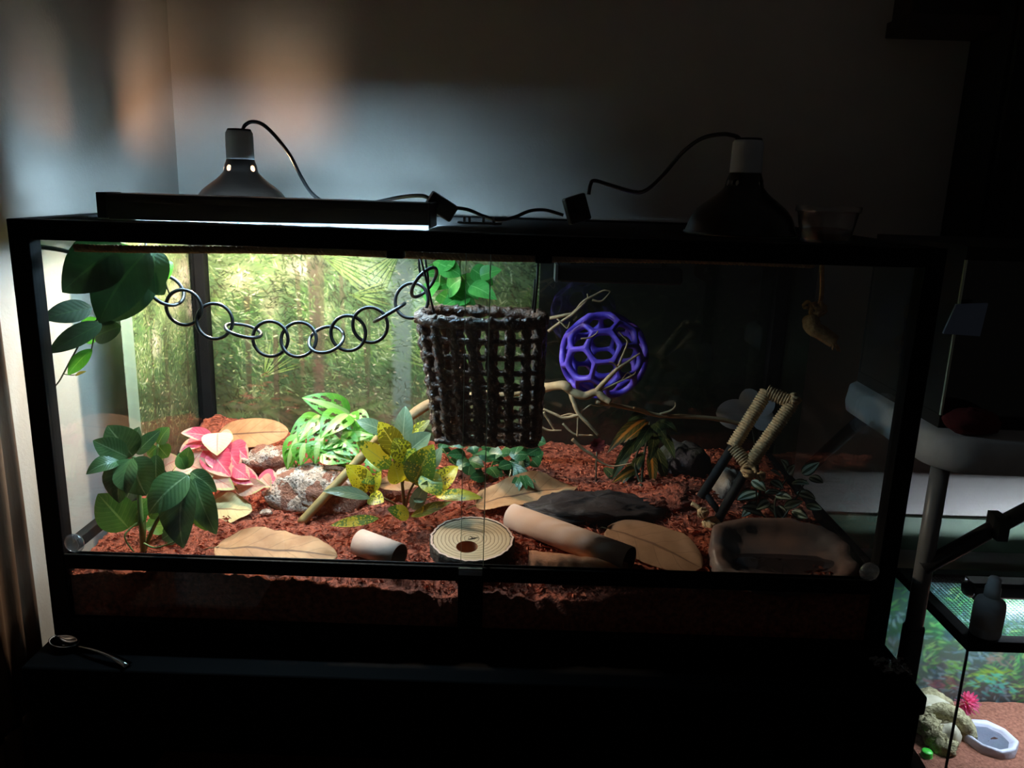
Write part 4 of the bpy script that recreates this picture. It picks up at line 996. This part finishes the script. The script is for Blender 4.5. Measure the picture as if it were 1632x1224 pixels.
for i in range(NH):
    f = (.04, .17, .30, .42, .54, .65, .76, .87, .98)[i]
    base_ = [bpt(2*math.pi*j/96, f+.012*noise.noise((j*.2, i*4, 0)), 1+.022*math.sin(j*NVt/96*math.pi*2+i*math.pi)) for j in range(96)]
    rr_ = .0056 if f > .1 else .009
    part('woven_ring', MB().tube(base_, [rr_*(.72 if f > .1 else 1)*(1+.35*noise.noise((j*.8, i*5, 0))) for j in range(96)], 6, closed=True, jit=.15), M_['seagrass'], t)
mb = MB()
for k in range(7):
    x0_, x1_ = bpt(math.pi*1.0, .99).x, bpt(0, .99).x; y = BKY+rB*.6*(k-3)/3
    mb.tube([Vector((x0_+(x1_-x0_)*i/20, y, zb_+.002+.002*math.sin(i*1.6+k*3.1))) for i in range(21)], .004, 6, jit=.15)
part('woven_base', mb, M_['seagrass'], t)
for q in ([(668, 404, .06), (678, 440, .06), (692, 500, .062)], [(676, 404, .13), (682, 440, .14), (684, 500, .165)], [(858, 412, .06), (856, 450, .06), (852, 498, .062)], [(853, 445, .14), (851, 470, .15), (848, 498, .165)]):
    part('hanging_strap', MB().tube([P(*p) for p in q], .0018, 6), M_['blackplastic'], t)

# purple lattice ball
bc = P(962, 566, .36); BR = sz(71, bc)
phi = (1+5**.5)/2
ico = [Vector(v).normalized() for s1 in (-1, 1) for s2 in (-1, 1) for v in ((0, s1, s2*phi), (s1, s2*phi, 0), (s2*phi, 0, s1))]
nb = {i: sorted(range(12), key=lambda j: (ico[i]-ico[j]).length)[1:6] for i in range(12)}
def tv(i, j): return (ico[i]*2+ico[j])/3
polys = []
for i in range(12):
    u = ico[i].orthogonal().normalized(); w = ico[i].cross(u)
    polys.append([tv(i, j) for j in sorted(nb[i], key=lambda j: math.atan2(ico[j].dot(w), ico[j].dot(u)))])
seen = set()
for i in range(12):
    for j in nb[i]:
        for k in nb[i]:
            if j in nb[k] and tuple(sorted((i, j, k))) not in seen:
                seen.add(tuple(sorted((i, j, k))))
                polys.append([tv(i, j), tv(j, i), tv(j, k), tv(k, j), tv(k, i), tv(i, k)])
rotm = Matrix.Rotation(.35, 3, 'X') @ Matrix.Rotation(.5, 3, 'Z') @ Matrix.Rotation(.2, 3, 'Y')
mb = MB()
for pl in polys:
    c = sum(pl, Vector())/len(pl); n = len(pl); sub = 3; outer = []; inner = []
    for i in range(n):
        for s_ in range(sub):
            q = pl[i].lerp(pl[(i+1) % n], s_/sub); outer.append(q.normalized())
            rd = (q-c); rnd = .83 if s_ else .78
            inner.append((c+rd*rnd).normalized())
    m = n*sub
    vs = [bc+rotm @ (q*BR) for q in outer]+[bc+rotm @ (q*BR*.985) for q in inner]+[bc+rotm @ (q*BR*.87) for q in inner]+[bc+rotm @ (q*BR*.87) for q in outer]
    fs = []
    for i in range(m):
        j = (i+1) % m
        fs += [(i, j, m+j, m+i), (m+i, m+j, 2*m+j, 2*m+i), (2*m+i, 2*m+j, 3*m+j, 3*m+i)]
    mb.add(vs, fs)
single('lattice_ball', mb, M_['ballp'], 'purple rubber ball with hexagonal openings resting on the branches', 'ball', (bc.x, bc.y, bc.z-BR))

# branch
t = thing('branch', 'pale forked branch behind the basket holding up the purple ball', 'branch', P(900, 640, .33))
def br(pts, r0, r1, mk='branch'):
    sp = smoothpath([P(*p) for p in pts], 6); n = len(sp)
    part('limb' if r0 > .004 else 'twig', MB().tube(sp, [(r0+(r1-r0)*i/n)*(1+.18*noise.noise((i*.6, r0*999, pts[0][0]))) for i in range(n)], 8), M_[mk], t)
br([(648, 668, .40), (690, 642, .405), (760, 632, .395), (840, 622, .37), (867, 618, .33), (898, 614, .28), (911, 624, .275), (932, 631, .27), (950, 625, .265), (962, 634, .26), (973, 641, .255)], .0105, .0055)
br([(948, 626, .265), (966, 606, .26), (985, 587, .25), (1003, 575, .25), (1020, 563, .25)], .005, .0012)
br([(984, 588, .25), (990, 572, .25), (1000, 546, .25), (993, 536, .25), (986, 529, .25)], .0022, .0008)
br([(985, 587, .25), (978, 579, .248), (971, 577, .247)], .0016, .0008)
br([(958, 622, .262), (990, 607, .255), (1010, 597, .25), (1013, 592, .25)], .002, .0008)
br([(990, 607, .255), (1000, 594, .25), (1008, 600, .25)], .0012, .0006)
br([(908, 620, .277), (915, 642, .27), (923, 660, .265), (938, 676, .26), (954, 694, .26)], .0048, .0026)
br([(922, 658, .265), (921, 675, .265), (920, 696, .265)], .0024, .0012)
br([(924, 661, .265), (900, 666, .27), (884, 660, .275), (866, 652, .28)], .0032, .002)
br([(923, 668, .265), (910, 660, .27), (893, 664, .272)], .0022, .0015)
br([(866, 657, .28), (876, 672, .28), (884, 686, .28)], .0028, .0018)
br([(862, 680, .28), (875, 686, .278), (895, 686, .275)], .0022, .0014)
br([(897, 675, .275), (916, 692, .272), (946, 694, .268)], .0022, .0014)
br([(912, 700, .29), (930, 716, .288), (943, 724, .286), (960, 738, .284), (978, 743, .282), (1008, 738, .28)], .0032, .001)
br([(924, 658, .27), (940, 646, .27), (946, 646, .27), (958, 647, .27), (972, 642, .27)], .0014, .0008)
br([(874, 528, .33), (895, 512, .32), (912, 501, .315), (926, 488, .31), (936, 476, .31), (936, 468, .31)], .0026, .001)
br([(872, 508, .33), (900, 502, .32), (914, 498, .32), (930, 480, .31), (948, 470, .31), (962, 463, .31), (972, 464, .31)], .003, .001)
br([(944, 478, .31), (958, 480, .31), (968, 471, .31), (973, 464, .31)], .0018, .0008)
br([(888, 508, .32), (897, 517, .318), (904, 523, .317), (908, 513, .316)], .0014, .0008)
br([(926, 540, .268), (940, 538, .266), (950, 532, .265), (953, 527, .264)], .0016, .0007)
br([(950, 640, .265), (1010, 652, .29), (1050, 662, .31), (1100, 664, .32), (1145, 668, .33), (1182, 676, .335)], .0035, .0042)
br([(1010, 650, .28), (1026, 653, .285), (1040, 662, .30)], .0018, .0012)
br([(1052, 660, .31), (1068, 655, .31), (1076, 648, .31), (1076, 641, .31)], .0026, .001)

# jute ladder
t = thing('rope_ladder', 'jute-wrapped ladder with black lower rails leaning above the water dish', 'ladder', G(1130, 826))
def wrapped(a, b, r):
    n = max(20, int((b-a).length/.0011)); pts = [a.lerp(b, i/n) for i in range(n+1)]
    part('jute_wrap', MB().tube(pts, [r*(1+.10*math.sin(i*1.57)+.06*noise.noise((i*.3, a.x*50, 0))) for i in range(n+1)], 10, jit=.04), M_['jute'], t)
a_, b_, c_, d_ = P(1222, 624, .26), P(1263, 642, .24), P(1193, 742, .215), P(1168, 712, .235)
for q0, q1 in ((d_, a_), (c_, b_), (a_, b_), (d_, c_)): wrapped(q0, q1, .0112)
e_, g_ = P(1117, 792, .235), P(1144, 828, .215)
for q0, q1 in ((d_, e_), (c_, g_)): part('rail', MB().tube([q0, q0.lerp(q1, .5), q1], .008, 10), M_['mattblack'], t, 'bare black rail')
part('rung', MB().tube([e_.lerp(d_, .1), g_.lerp(c_, .1)], .0055, 8), M_['mattblack'], t)
def ropeknot(c, r, seed, parent, mk='sisal', n=5):
    for k in range(n):
        rn = random.Random(seed*17+k); ax = Vector((rn.uniform(-1, 1), rn.uniform(-1, 1), rn.uniform(-1, 1))).normalized(); u = ax.orthogonal().normalized(); w = ax.cross(u)
        part('rope_loop', MB().tube([c+(u*math.cos(a)+w*math.sin(a))*r*rn.uniform(.75, 1.05)+ax*r*.45*math.sin(a*2+k) for a in [2*math.pi*i/18 for i in range(18)]], r*.30, 7, closed=True, jit=.06), M_[mk], parent)
ropeknot(P(1134, 838, .205), .0125, 3, t, 'jute'); ropeknot(P(1120, 818, .21), .0085, 4, t, 'jute', 4)
ropeknot(P(1194, 752, .205), .011, 5, t, 'jute', 4); ropeknot(P(1212, 758, .20), .007, 9, t, 'jute', 3); ropeknot(P(1266, 636, .235), .009, 6, t, 'jute', 3)
part('rope_end', MB().tube(smoothpath([P(1102, 802, .22), P(1112, 808, .215), P(1122, 820, .21)], 4), .004, 7, jit=.08), M_['jute'], t)

# rope knot upper right
t = thing('rope_knot', 'knotted tan sisal rope hanging in the dark upper right of the terrarium', 'rope', P(1310, 545, .2))
part('strand', MB().tube(smoothpath([P(1310, 420, .2), P(1310, 465, .2), P(1306, 485, .2)], 4), .0035, 7, jit=.06), M_['sisal'], t)
ropeknot(P(1303, 494, .2), .0115, 11, t)
ropeknot(P(1286, 486, .21), .006, 12, t, n=3)
part('rope_body', MB().tube(smoothpath([P(1292, 506, .2), P(1296, 522, .19), P(1312, 532, .185), P(1330, 545, .18)], 6), [.012, .0125, .013, .0135, .014, .014, .0135, .013, .0125, .012, .012, .012, .0118, .0115, .0115, .011, .011, .011, .0105], 12, jit=.05), M_['sisal'], t)
for k in range(9):
    a = P(1318+R.uniform(-6, 6), 535+R.uniform(-6, 6), .178+R.uniform(0, .01)); part('frayed_end', MB().tube([a, a.lerp(P(1336, 552, .17), .6)+Vector((0, 0, -.002)), P(1334+R.uniform(-10, 8), 556+R.uniform(-6, 5), .168)], [.003, .0026, .0014], 6), M_['sisal'], t)

# ------------------------------------------------------------------ things on the stand
t = thing('spoon', 'metal spoon lying on the left front ledge of the black stand', 'spoon', (-.54, -.05, 0))
A0, A1 = PZ(84, 1024, .002), PZ(205, 1062, .002); d = (A1-A0).normalized(); sdv = Vector((-d.y, d.x, 0))
bcx = A0+d*.024; vs = []; n = 24
for rr_ in (0.001, .35, .65, .85, 1.0):
    for j in range(n):
        a = 2*math.pi*j/n; vs.append(bcx+d*math.cos(a)*.025*rr_+sdv*math.sin(a)*.016*rr_+Vector((0, 0, .0015+.0075*rr_*rr_)))
o = part('spoon_bowl', MB().add(vs, [(i*n+j, i*n+(j+1) % n, (i+1)*n+(j+1) % n, (i+1)*n+j) for i in range(4) for j in range(n)]), M_['steel'], t); sm = o.modifiers.new('solid', 'SOLIDIFY'); sm.thickness = .001
L_ = (A1-A0).length; vs = []; n = 12
for i in range(n+1):
    f = i/n; q = A0+d*(.047+(L_-.047)*f); z = .009+.006*math.sin(f*2.2)-.010*f*f; w = .0028+.0042*f**2
    for s_, dz in ((-1, 0), (0, .0008), (1, 0), (0, -.0008)): vs.append(Vector((q.x, q.y, max(.001, z)+dz))+sdv*w*s_)
part('spoon_handle', MB().add(vs, [(i*4+j, i*4+(j+1) % 4, (i+1)*4+(j+1) % 4, (i+1)*4+j) for i in range(n) for j in range(4)]+[(3, 2, 1, 0), (n*4, n*4+1, n*4+2, n*4+3)]), M_['steel'], t)
q0 = PZ(1424, 1074, .002); mb = MB(); vs = []; nn = 14
for i in range(nn+1):
    for j in range(nn+1):
        x, y = (i/nn-.5)*.05, (j/nn-.5)*.035
        vs.append((q0.x+x, q0.y+y+.01, .009+.009*noise.noise((x*70, y*70, 1))+.004*noise.noise((x*200, y*200, 5))))
mb.add(vs, [(i*(nn+1)+j, (i+1)*(nn+1)+j, (i+1)*(nn+1)+j+1, i*(nn+1)+j+1) for i in range(nn) for j in range(nn)])
single('plastic_wrap', mb, M_['wrap'], 'crumpled clear film on the right front corner of the black stand', 'plastic film', (q0.x, q0.y, 0), smooth=False)
t = thing('cardboard_box', 'brown cardboard box in the open shelf of the black stand', 'box', (-.25, .15, -.465))
bevel(part('box_body', MB().box(-.5, -.03, .0, .35, -.465, -.26), M_['box'], t, smooth=False))
for x0_, x1_ in ((-.5, -.268), (-.262, -.03)): part('flap', MB().box(x0_, x1_, -.001, .35, -.259, -.257), M_['box'], t, smooth=False)
q = P(1362, 1205, .0); cb = Vector((q.x, .0, -.465)); t = thing('blue_cup', 'dim blue plastic cup in the right side of the stand shelf', 'cup', cb); hh = P(1362, 1185, 0).z+.465
part('cup_body', MB().lathe([(.022, 0), (.026, hh*.6), (.028, hh), (.027, hh), (.021, .004), (0, .004)], cb, 28), M_['bluecup'], t); part('cup_rim', MB().lathe([(.028, hh-.002), (.0295, hh), (.028, hh+.002), (.027, hh)], cb, 28), M_['bluecup'], t)

# ------------------------------------------------------------------ white folding table
TZ0, TZ1, TX0, TX1, TY0, TY1 = .272, .327, .675, 1.62, .055, .45
t = thing('folding_table', 'white plastic folding table right of the big terrarium', 'table', ((TX0+TX1)/2, (TY0+TY1)/2, FZ))
def rrect(x0, x1, y0, y1, r, z, n=8):
    out_ = []
    for cx, cy_, a0 in ((x1-r, y1-r, 0), (x0+r, y1-r, 90), (x0+r, y0+r, 180), (x1-r, y0+r, 270)):
        for i in range(n+1):
            a = math.radians(a0+90*i/n); out_.append(Vector((cx+math.cos(a)*r, cy_+math.sin(a)*r, z)))
    return out_
secs = [rrect(TX0+.012, TX1-.012, TY0+.012, TY1-.012, .05, TZ0), rrect(TX0+.002, TX1-.002, TY0+.002, TY1-.002, .06, TZ0+.004), rrect(TX0, TX1, TY0, TY1, .06, TZ0+.02), rrect(TX0+.003, TX1-.003, TY0+.003, TY1-.003, .06, TZ1-.006), rrect(TX0+.012, TX1-.012, TY0+.012, TY1-.012, .05, TZ1)]
n = len(secs[0]); vs = [p for s_ in secs for p in s_]
fs = [(i*n+j, i*n+(j+1) % n, (i+1)*n+(j+1) % n, (i+1)*n+j) for i in range(4) for j in range(n)]+[tuple(range(n-1, -1, -1)), tuple(4*n+j for j in range(n))]
part('table_top', MB().add(vs, fs), M_['tabletop'], t)
lx, lyy = .706, .105
for yy in (lyy, TY1-.06):
    for xx in ((lx, TX1-.03) if yy == lyy else (TX1-.03,)):
        lg = part('leg', MB().tube([(xx, yy, TZ0+.004), (xx, yy, -.02)], .0135, 14), M_['tableleg'], t, 'grey upper leg tube')
        part('lower_leg', MB().tube([(xx, yy, -.0), (xx, yy, FZ+.02)], .0165, 14), M_['darksteel'], lg)
        part('foot_cap', MB().tube([(xx, yy, FZ+.03), (xx, yy, FZ)], .018, 14), M_['blackplastic'], lg)
br_ = part('brace', MB().tube([P(1470, 905, .10), P(1530, 872, .10), P(1590, 838, .11), (1.0, .13, TZ0+.01)], .0125, 10), M_['darksteel'], t, 'dark folding brace')
part('brace', MB().tube([P(1395, 652, .43), P(1352, 688, .53), P(1312, 724, .64), P(1290, 745, .66)], .0135, 10), M_['darksteel'], t)
q = P(1590, 838, .10); part('brace_clip', MB().box(q.x-.008, q.x+.008, q.y-.018, q.y+.018, q.z-.018, q.z+.018, None), M_['darksteel'], br_, smooth=False)
# dark glass box on the table, card, cloth
t = thing('dark_tank', 'dark unlit glass tank standing on the white folding table', 'tank', (.98, .27, TZ1))
bx0_ = P(1533, 450, .12).x; bx1_, by0_, by1_, bz1_ = 1.33, .12, .42, .60
part('tank_floor', MB().box(bx0_, bx1_, by0_, by1_, TZ1, TZ1+.02), M_['mattblack'], t, smooth=False)
part('tank_back', MB().box(bx0_, bx1_, by1_-.005, by1_, TZ1+.02, bz1_), M_['mattblack'], t, smooth=False)
part('tank_lid', MB().box(bx0_, bx1_, by0_, by1_, bz1_-.02, bz1_), M_['mattblack'], t, smooth=False)
part('front_pane', MB().box(bx0_+.003, bx1_-.003, by0_, by0_+.004, TZ1+.02, bz1_-.02), M_['glass'], t, smooth=False)
part('side_panel', MB().box(bx0_+.001, bx0_+.004, by0_+.004, by1_-.005, TZ1+.02, bz1_-.02), M_['mattblack'], t, smooth=False)
part('glass_edge', MB().box(bx0_, bx0_+.003, by0_-.001, by0_+.003, TZ1+.02, bz1_-.02), M_['edge'], t, smooth=False)
qa, qb, qc, qd = P(1524, 486, .100), P(1575, 484, .100), P(1562, 536, .085), P(1503, 532, .085)
off = Vector((0, .003, .001))
single('pale_card', MB().add([qa, qb, qc, qd, qa+off, qb+off, qc+off, qd+off], [(0, 3, 2, 1), (4, 5, 6, 7), (0, 1, 5, 4), (1, 2, 6, 5), (2, 3, 7, 6), (3, 0, 4, 7)]), M_['bluecard'], 'dim bluish card propped against the dark tank on the table', 'card', qd, smooth=False)
single('red_cloth', MB().blob((.735, .095, TZ1+.018), (.04, .026, .02), .25, 3, 2.2, 20, 12, flat=-.018), M_['redcloth'], 'dark red folded cloth on the front left of the white table', 'cloth', (.735, .095, TZ1))
# dark furniture on the right and wall shelf
t = thing('black_cabinet', 'tall black wall cabinet along the right edge behind the table', 'cabinet', (1.35, .66, .2))
cx0 = P(1594, 150, .60).x
bevel(part('cabinet_body', MB().box(cx0, 1.75, .60, .743, .2, 1.6), M_['mattblack'], t, smooth=False))
part('cabinet_door', MB().box(cx0+.01, 1.4, .588, .60, .22, 1.55), M_['mattblack'], t, smooth=False)
part('door_handle', MB().tube([(cx0+.04, .575, .6), (cx0+.04, .575, .75)], .005, 8), M_['mattblack'], t)
sx0, sx1, sz0 = P(1448, 45, .64).x, P(1600, 48, .64).x, P(1500, 48, .64).z
t = thing('wall_shelf', 'dark shelf board on the wall at the upper right corner', 'shelf', ((sx0+sx1)/2, .7, sz0))
bevel(part('shelf_board', MB().box(sx0, sx1+.1, .64, WY, sz0, sz0+.03), M_['shelfwood'], t, smooth=False))
part('shelf_box', MB().box(sx0+.01, sx1+.1, .66, WY, sz0+.03, sz0+.3), M_['shelfwood'], t, smooth=False)

# ------------------------------------------------------------------ small tank lower right
KX0, KX1, KY0, KY1, KZ0, KZ1 = .952, 1.52, .345, .655, -.565, -.165
t = thing('small_terrarium', 'small lit glass terrarium on the floor under the white table', 'terrarium', ((KX0+KX1)/2, (KY0+KY1)/2, KZ0))
def kr(name, *a): bevel(part(name, MB().box(*a), M_['frame'], t, smooth=False), .001)
for y0_, y1_ in ((KY0, KY0+.026), (KY1-.026, KY1)):
    kr('top_rail', KX0, KX1, y0_, y1_, KZ1-.022, KZ1); kr('bottom_rail', KX0, KX1, y0_, y1_, KZ0, KZ0+.022)
for x0_, x1_ in ((KX0, KX0+.026), (KX1-.026, KX1)):
    kr('top_rail', x0_, x1_, KY0+.026, KY1-.026, KZ1-.022, KZ1); kr('bottom_rail', x0_, x1_, KY0+.026, KY1-.026, KZ0, KZ0+.022)
part('front_pane', MB().box(KX0+.004, KX1-.004, KY0+.002, KY0+.006, KZ0+.02, KZ1-.02), M_['glass'], t, smooth=False)
part('side_pane', MB().box(KX0+.001, KX0+.005, KY0+.006, KY1-.004, KZ0+.02, KZ1-.02), M_['glass'], t, smooth=False)
part('pane_edge', MB().box(KX0, KX0+.004, KY0, KY0+.0035, KZ0+.02, KZ1-.022), M_['darksteel'], t, smooth=False)
part('back_pane', MB().box(KX0+.004, KX1-.004, KY1-.008, KY1-.004, KZ0+.02, KZ1-.02), M_['glass'], t, smooth=False)
mb = MB()
for i in range(1, 60): x = KX0+.026+(KX1-KX0-.052)*i/60; mb.box(x-.0004, x+.0004, KY0+.026, KY1-.026, KZ1-.006, KZ1-.0054)
for i in range(1, 34): y = KY0+.026+(KY1-KY0-.052)*i/34; mb.box(KX0+.026, KX1-.026, y-.0004, y+.0004, KZ1-.0054, KZ1-.0048)
part('wire_lid', mb, M_['mesh'], t, kind='stuff', smooth=False)
SZ = KZ0+.05
mb = MB(); vs = []; a_, b_ = 60, 36
for j in range(b_+1):
    for i in range(a_+1):
        x = KX0+.008+(KX1-KX0-.016)*i/a_; y = KY0+.008+(KY1-KY0-.018)*j/b_; vs.append((x, y, SZ+.012*(y-KY0)/.3+.004*noise.noise((x*30, y*30, 0))))
fs = [(j*(a_+1)+i, j*(a_+1)+i+1, (j+1)*(a_+1)+i+1, (j+1)*(a_+1)+i) for j in range(b_) for i in range(a_)]
mb.add(vs, fs); o = single('soil', mb, M_['redsub'], 'reddish soil bed in the small terrarium', 'soil', (1.2, .5, KZ0+.02), kind='stuff')
cv = Canvas(0, KX1-KX0, KZ0+.02, KZ1-.0, .0022, (70, 110, 90))
cv.vgrad([(0, (70, 64, 66)), (.35, (70, 96, 92)), (.6, (60, 104, 72)), (1, (70, 110, 120))])
for k in range(1800):
    u, z = rg.uniform(0, .57), rg.uniform(KZ0+.02, KZ1); f = noise.noise((u*11, z*11, 3))
    pal = [(110, 190, 100), (76, 160, 90), (160, 206, 110), (50, 120, 80)] if f > -.05 else [(110, 150, 165), (80, 116, 134), (150, 180, 186), (60, 90, 104)]
    cv.stroke(u, z, rg.uniform(.008, .03), rg.uniform(.004, .009), f*3+rg.gauss(0, .5), jit(rg.choice(pal), 16), .6)
for px, py, c, n_ in ((1580, 1075, (150, 190, 70), 40), (1520, 1060, (120, 190, 90), 30), (1590, 1050, (150, 120, 110), 20), (1500, 1090, (150, 80, 96), 26), (1575, 1085, (90, 206, 190), 26), (1590, 1100, (80, 200, 180), 20), (1625, 1135, (60, 150, 150), 20), (1500, 930, (150, 180, 190), 20)):
    for i in range(n_):
        p = P(px+rg.gauss(0, 16), py+rg.gauss(0, 6), KY1+.002); cv.stroke(p.x-KX0, p.z, rg.uniform(.012, .03), .006, rg.uniform(-.7, .2), jit(c, 20), .6)
bd3 = thing('printed_backdrop', 'mossy rock print sheet behind the small lit terrarium', 'backdrop', (1.2, KY1+.002, KZ0))
cv.build('print_sheet', lambda u, z: (KX0+u, KY1+.002, z), bd3)
# light bar on the small tank
q = PZ(1548, 930, KZ1+.02); ly0 = .52
t = thing('tube_light_bar', 'black light bar glowing white along its underside on the small terrarium', 'light fixture', (1.25, ly0, KZ1))
lx0 = P(1548, 925, ly0).x
secs = []
for x in (lx0, KX1-.01):
    secs.append([Vector((x, ly0+a, KZ1+b)) for a, b in ((-.022, .012), (-.024, .016), (-.02, .034), (-.01, .040), (.024, .040), (.024, .037), (-.008, .036), (-.017, .030), (-.02, .012))])
n = len(secs[0]); o = part('bar_body', MB().add(secs[0]+secs[1], [(i, (i+1) % n, n+(i+1) % n, n+i) for i in range(n)]+[tuple(range(n-1, -1, -1)), tuple(n+i for i in range(n))]), M_['blackplastic'], t, smooth=False)
for za, zb in ((.006, .0276), (.0305, .0375)): part('glow_slot_lip', MB().box(lx0, KX1-.01, ly0+.022, ly0+.024, KZ1+za, KZ1+zb), M_['blackplastic'], t, smooth=False)  # unseen lips added; the slot between them limits the glow on the wall
part('end_cap', MB().tube([(lx0-.012, ly0, KZ1+.022), (lx0-.004, ly0, KZ1+.022), (lx0, ly0, KZ1+.022)], [.013, .018, .019], 16), M_['blackplastic'], t)
tl = KX1-.02-lx0-.03
part('tube', MB().tube([(lx0+.05, ly0, KZ1+.019), (KX1-.02, ly0, KZ1+.019)], .007, 10), emit('cool_led', (.74, .86, 1), LED_W/(math.pi*2*math.pi*.007*tl)), t, 'glowing white tube')
part('stand_foot', MB().box(lx0+.01, lx0+.02, ly0-.02, ly0+.02, KZ1-.002, KZ1+.008), M_['blackplastic'], t, smooth=False)
# bottle standing on the small tank
bb = PZ(1570, 1016, KZ1); bb = Vector((P(1571, 1000, KY0+.03).x, KY0+.03, KZ1)); hs = sz(1, bb)
t = thing('dropper_bottle', 'white translucent squeeze bottle standing on the small terrarium rim', 'bottle', bb)
part('bottle_body', MB().lathe([(.026*1.0, 0), (.028, .004), (.028, .066), (.025, .074), (.014, .080), (.012, .082)], bb, 28, True), M_['bottle'], t)
part('bottle_cap', MB().lathe([(.0145, .082), (.0145, .100), (.0125, .104), (.0115, .118), (.009, .122), (.0, .1225)], bb, 24, True), M_['bottle'], t)
part('bottle_label', MB().lathe([(.0284, .02), (.0284, .058)], bb, 28), M_['tabletop'], t)
# hide, stone, flower, dish, green piece
hq = PZ(1492, 1165, SZ)
t = thing('sandy_hide', 'sandy textured arch hide in the small terrarium', 'hide', (hq.x, hq.y, SZ))
arch = []
for i in range(25):
    a = math.pi*(-.08+1.16*i/24); arch.append(Vector((hq.x+.012-math.cos(a)*.045, hq.y-.01+.02*math.cos(a), SZ+.002+math.sin(a)*.055)))
part('arch_rim', MB().tube(arch, [.017*(1+.3*noise.noise((i*.5, 0, 3))) for i in range(25)], 16, jit=.16), M_['sandhide'], t)
part('hide_shell', MB().blob((hq.x+.01, hq.y+.05, SZ+.012), (.055, .055, .055), .15, 2, 1, 22, 14, flat=-.012), M_['sandhide'], t)
for k in range(3): part('side_lump', MB().blob((hq.x-.04+.01*k, hq.y-.03-.02*k, SZ+.012+.012*(2-k)), (.028, .024, .026), .35, 4, k+.4, 20, 14), M_['sandhide'], t)
q = PZ(1483, 1122, SZ+.05); single('smooth_stone', MB().blob(q, (.042, .03, .018), .15, 1.5, 2.7, 22, 14), M_['smoothstone'], 'smooth pale stone on top behind the sandy hide', 'stone', (q.x, q.y, q.z-.016))
q = PZ(1508, 1176, SZ+.02); single('smooth_stone', MB().blob((q.x, q.y, SZ+.024), (.030, .024, .03), .2, 1.6, 5.2, 22, 14), M_['smoothstone'], 'smooth beige stone inside the mouth of the sandy hide', 'stone', (q.x, q.y, SZ))
fq = PZ(1541, 1120, SZ+.055)
t = thing('pink_flower', 'bright pink many-petalled flower in the small terrarium', 'flower', (fq.x, fq.y, SZ))
for k in range(64):
    th = math.acos(1-1.35*(k+.5)/64); ph = k*2.39996; d = Vector((math.sin(th)*math.cos(ph), -math.cos(th)*.8, math.sin(th)*math.sin(ph)+.15)).normalized()
    part('petal', MB().leaf(fq+d*.004, fq+d*R.uniform(.026, .034), .0065, n=d.orthogonal(), arch=.1, k=1, nv=5, shape='wide'), M_['pinkflower'], t)
part('stem', MB().tube([fq, fq+Vector((.002, .012, -.03)), Vector((fq.x+.004, fq.y+.02, SZ))], .0016, 6), M_['stem'], t)
q = PZ(1577, 1172, SZ+.022); dish('stone_dish', 'pale grey stone water dish in the small terrarium', Vector((q.x, q.y, 0)), .050, .056, SZ-.004, SZ+.026, M_['dishwhite'], SZ+.0165, .4)
q = Vector((.977, .455, SZ)); t = thing('green_bottle_cap', 'bright green plastic cap at the foot of the sandy hide', 'cap', (q.x, q.y, SZ))
part('cap_wall', MB().lathe([(.011, 0), (.0115, .002), (.0115, .014), (.010, .016), (0, .0165)], (q.x, q.y, SZ+.002), 20, True), M_['greentoy'], t)
part('cap_rim', MB().lathe([(.0115, .0), (.013, .001), (.013, .003), (.0115, .004)], (q.x, q.y, SZ+.002), 20), M_['greentoy'], t)
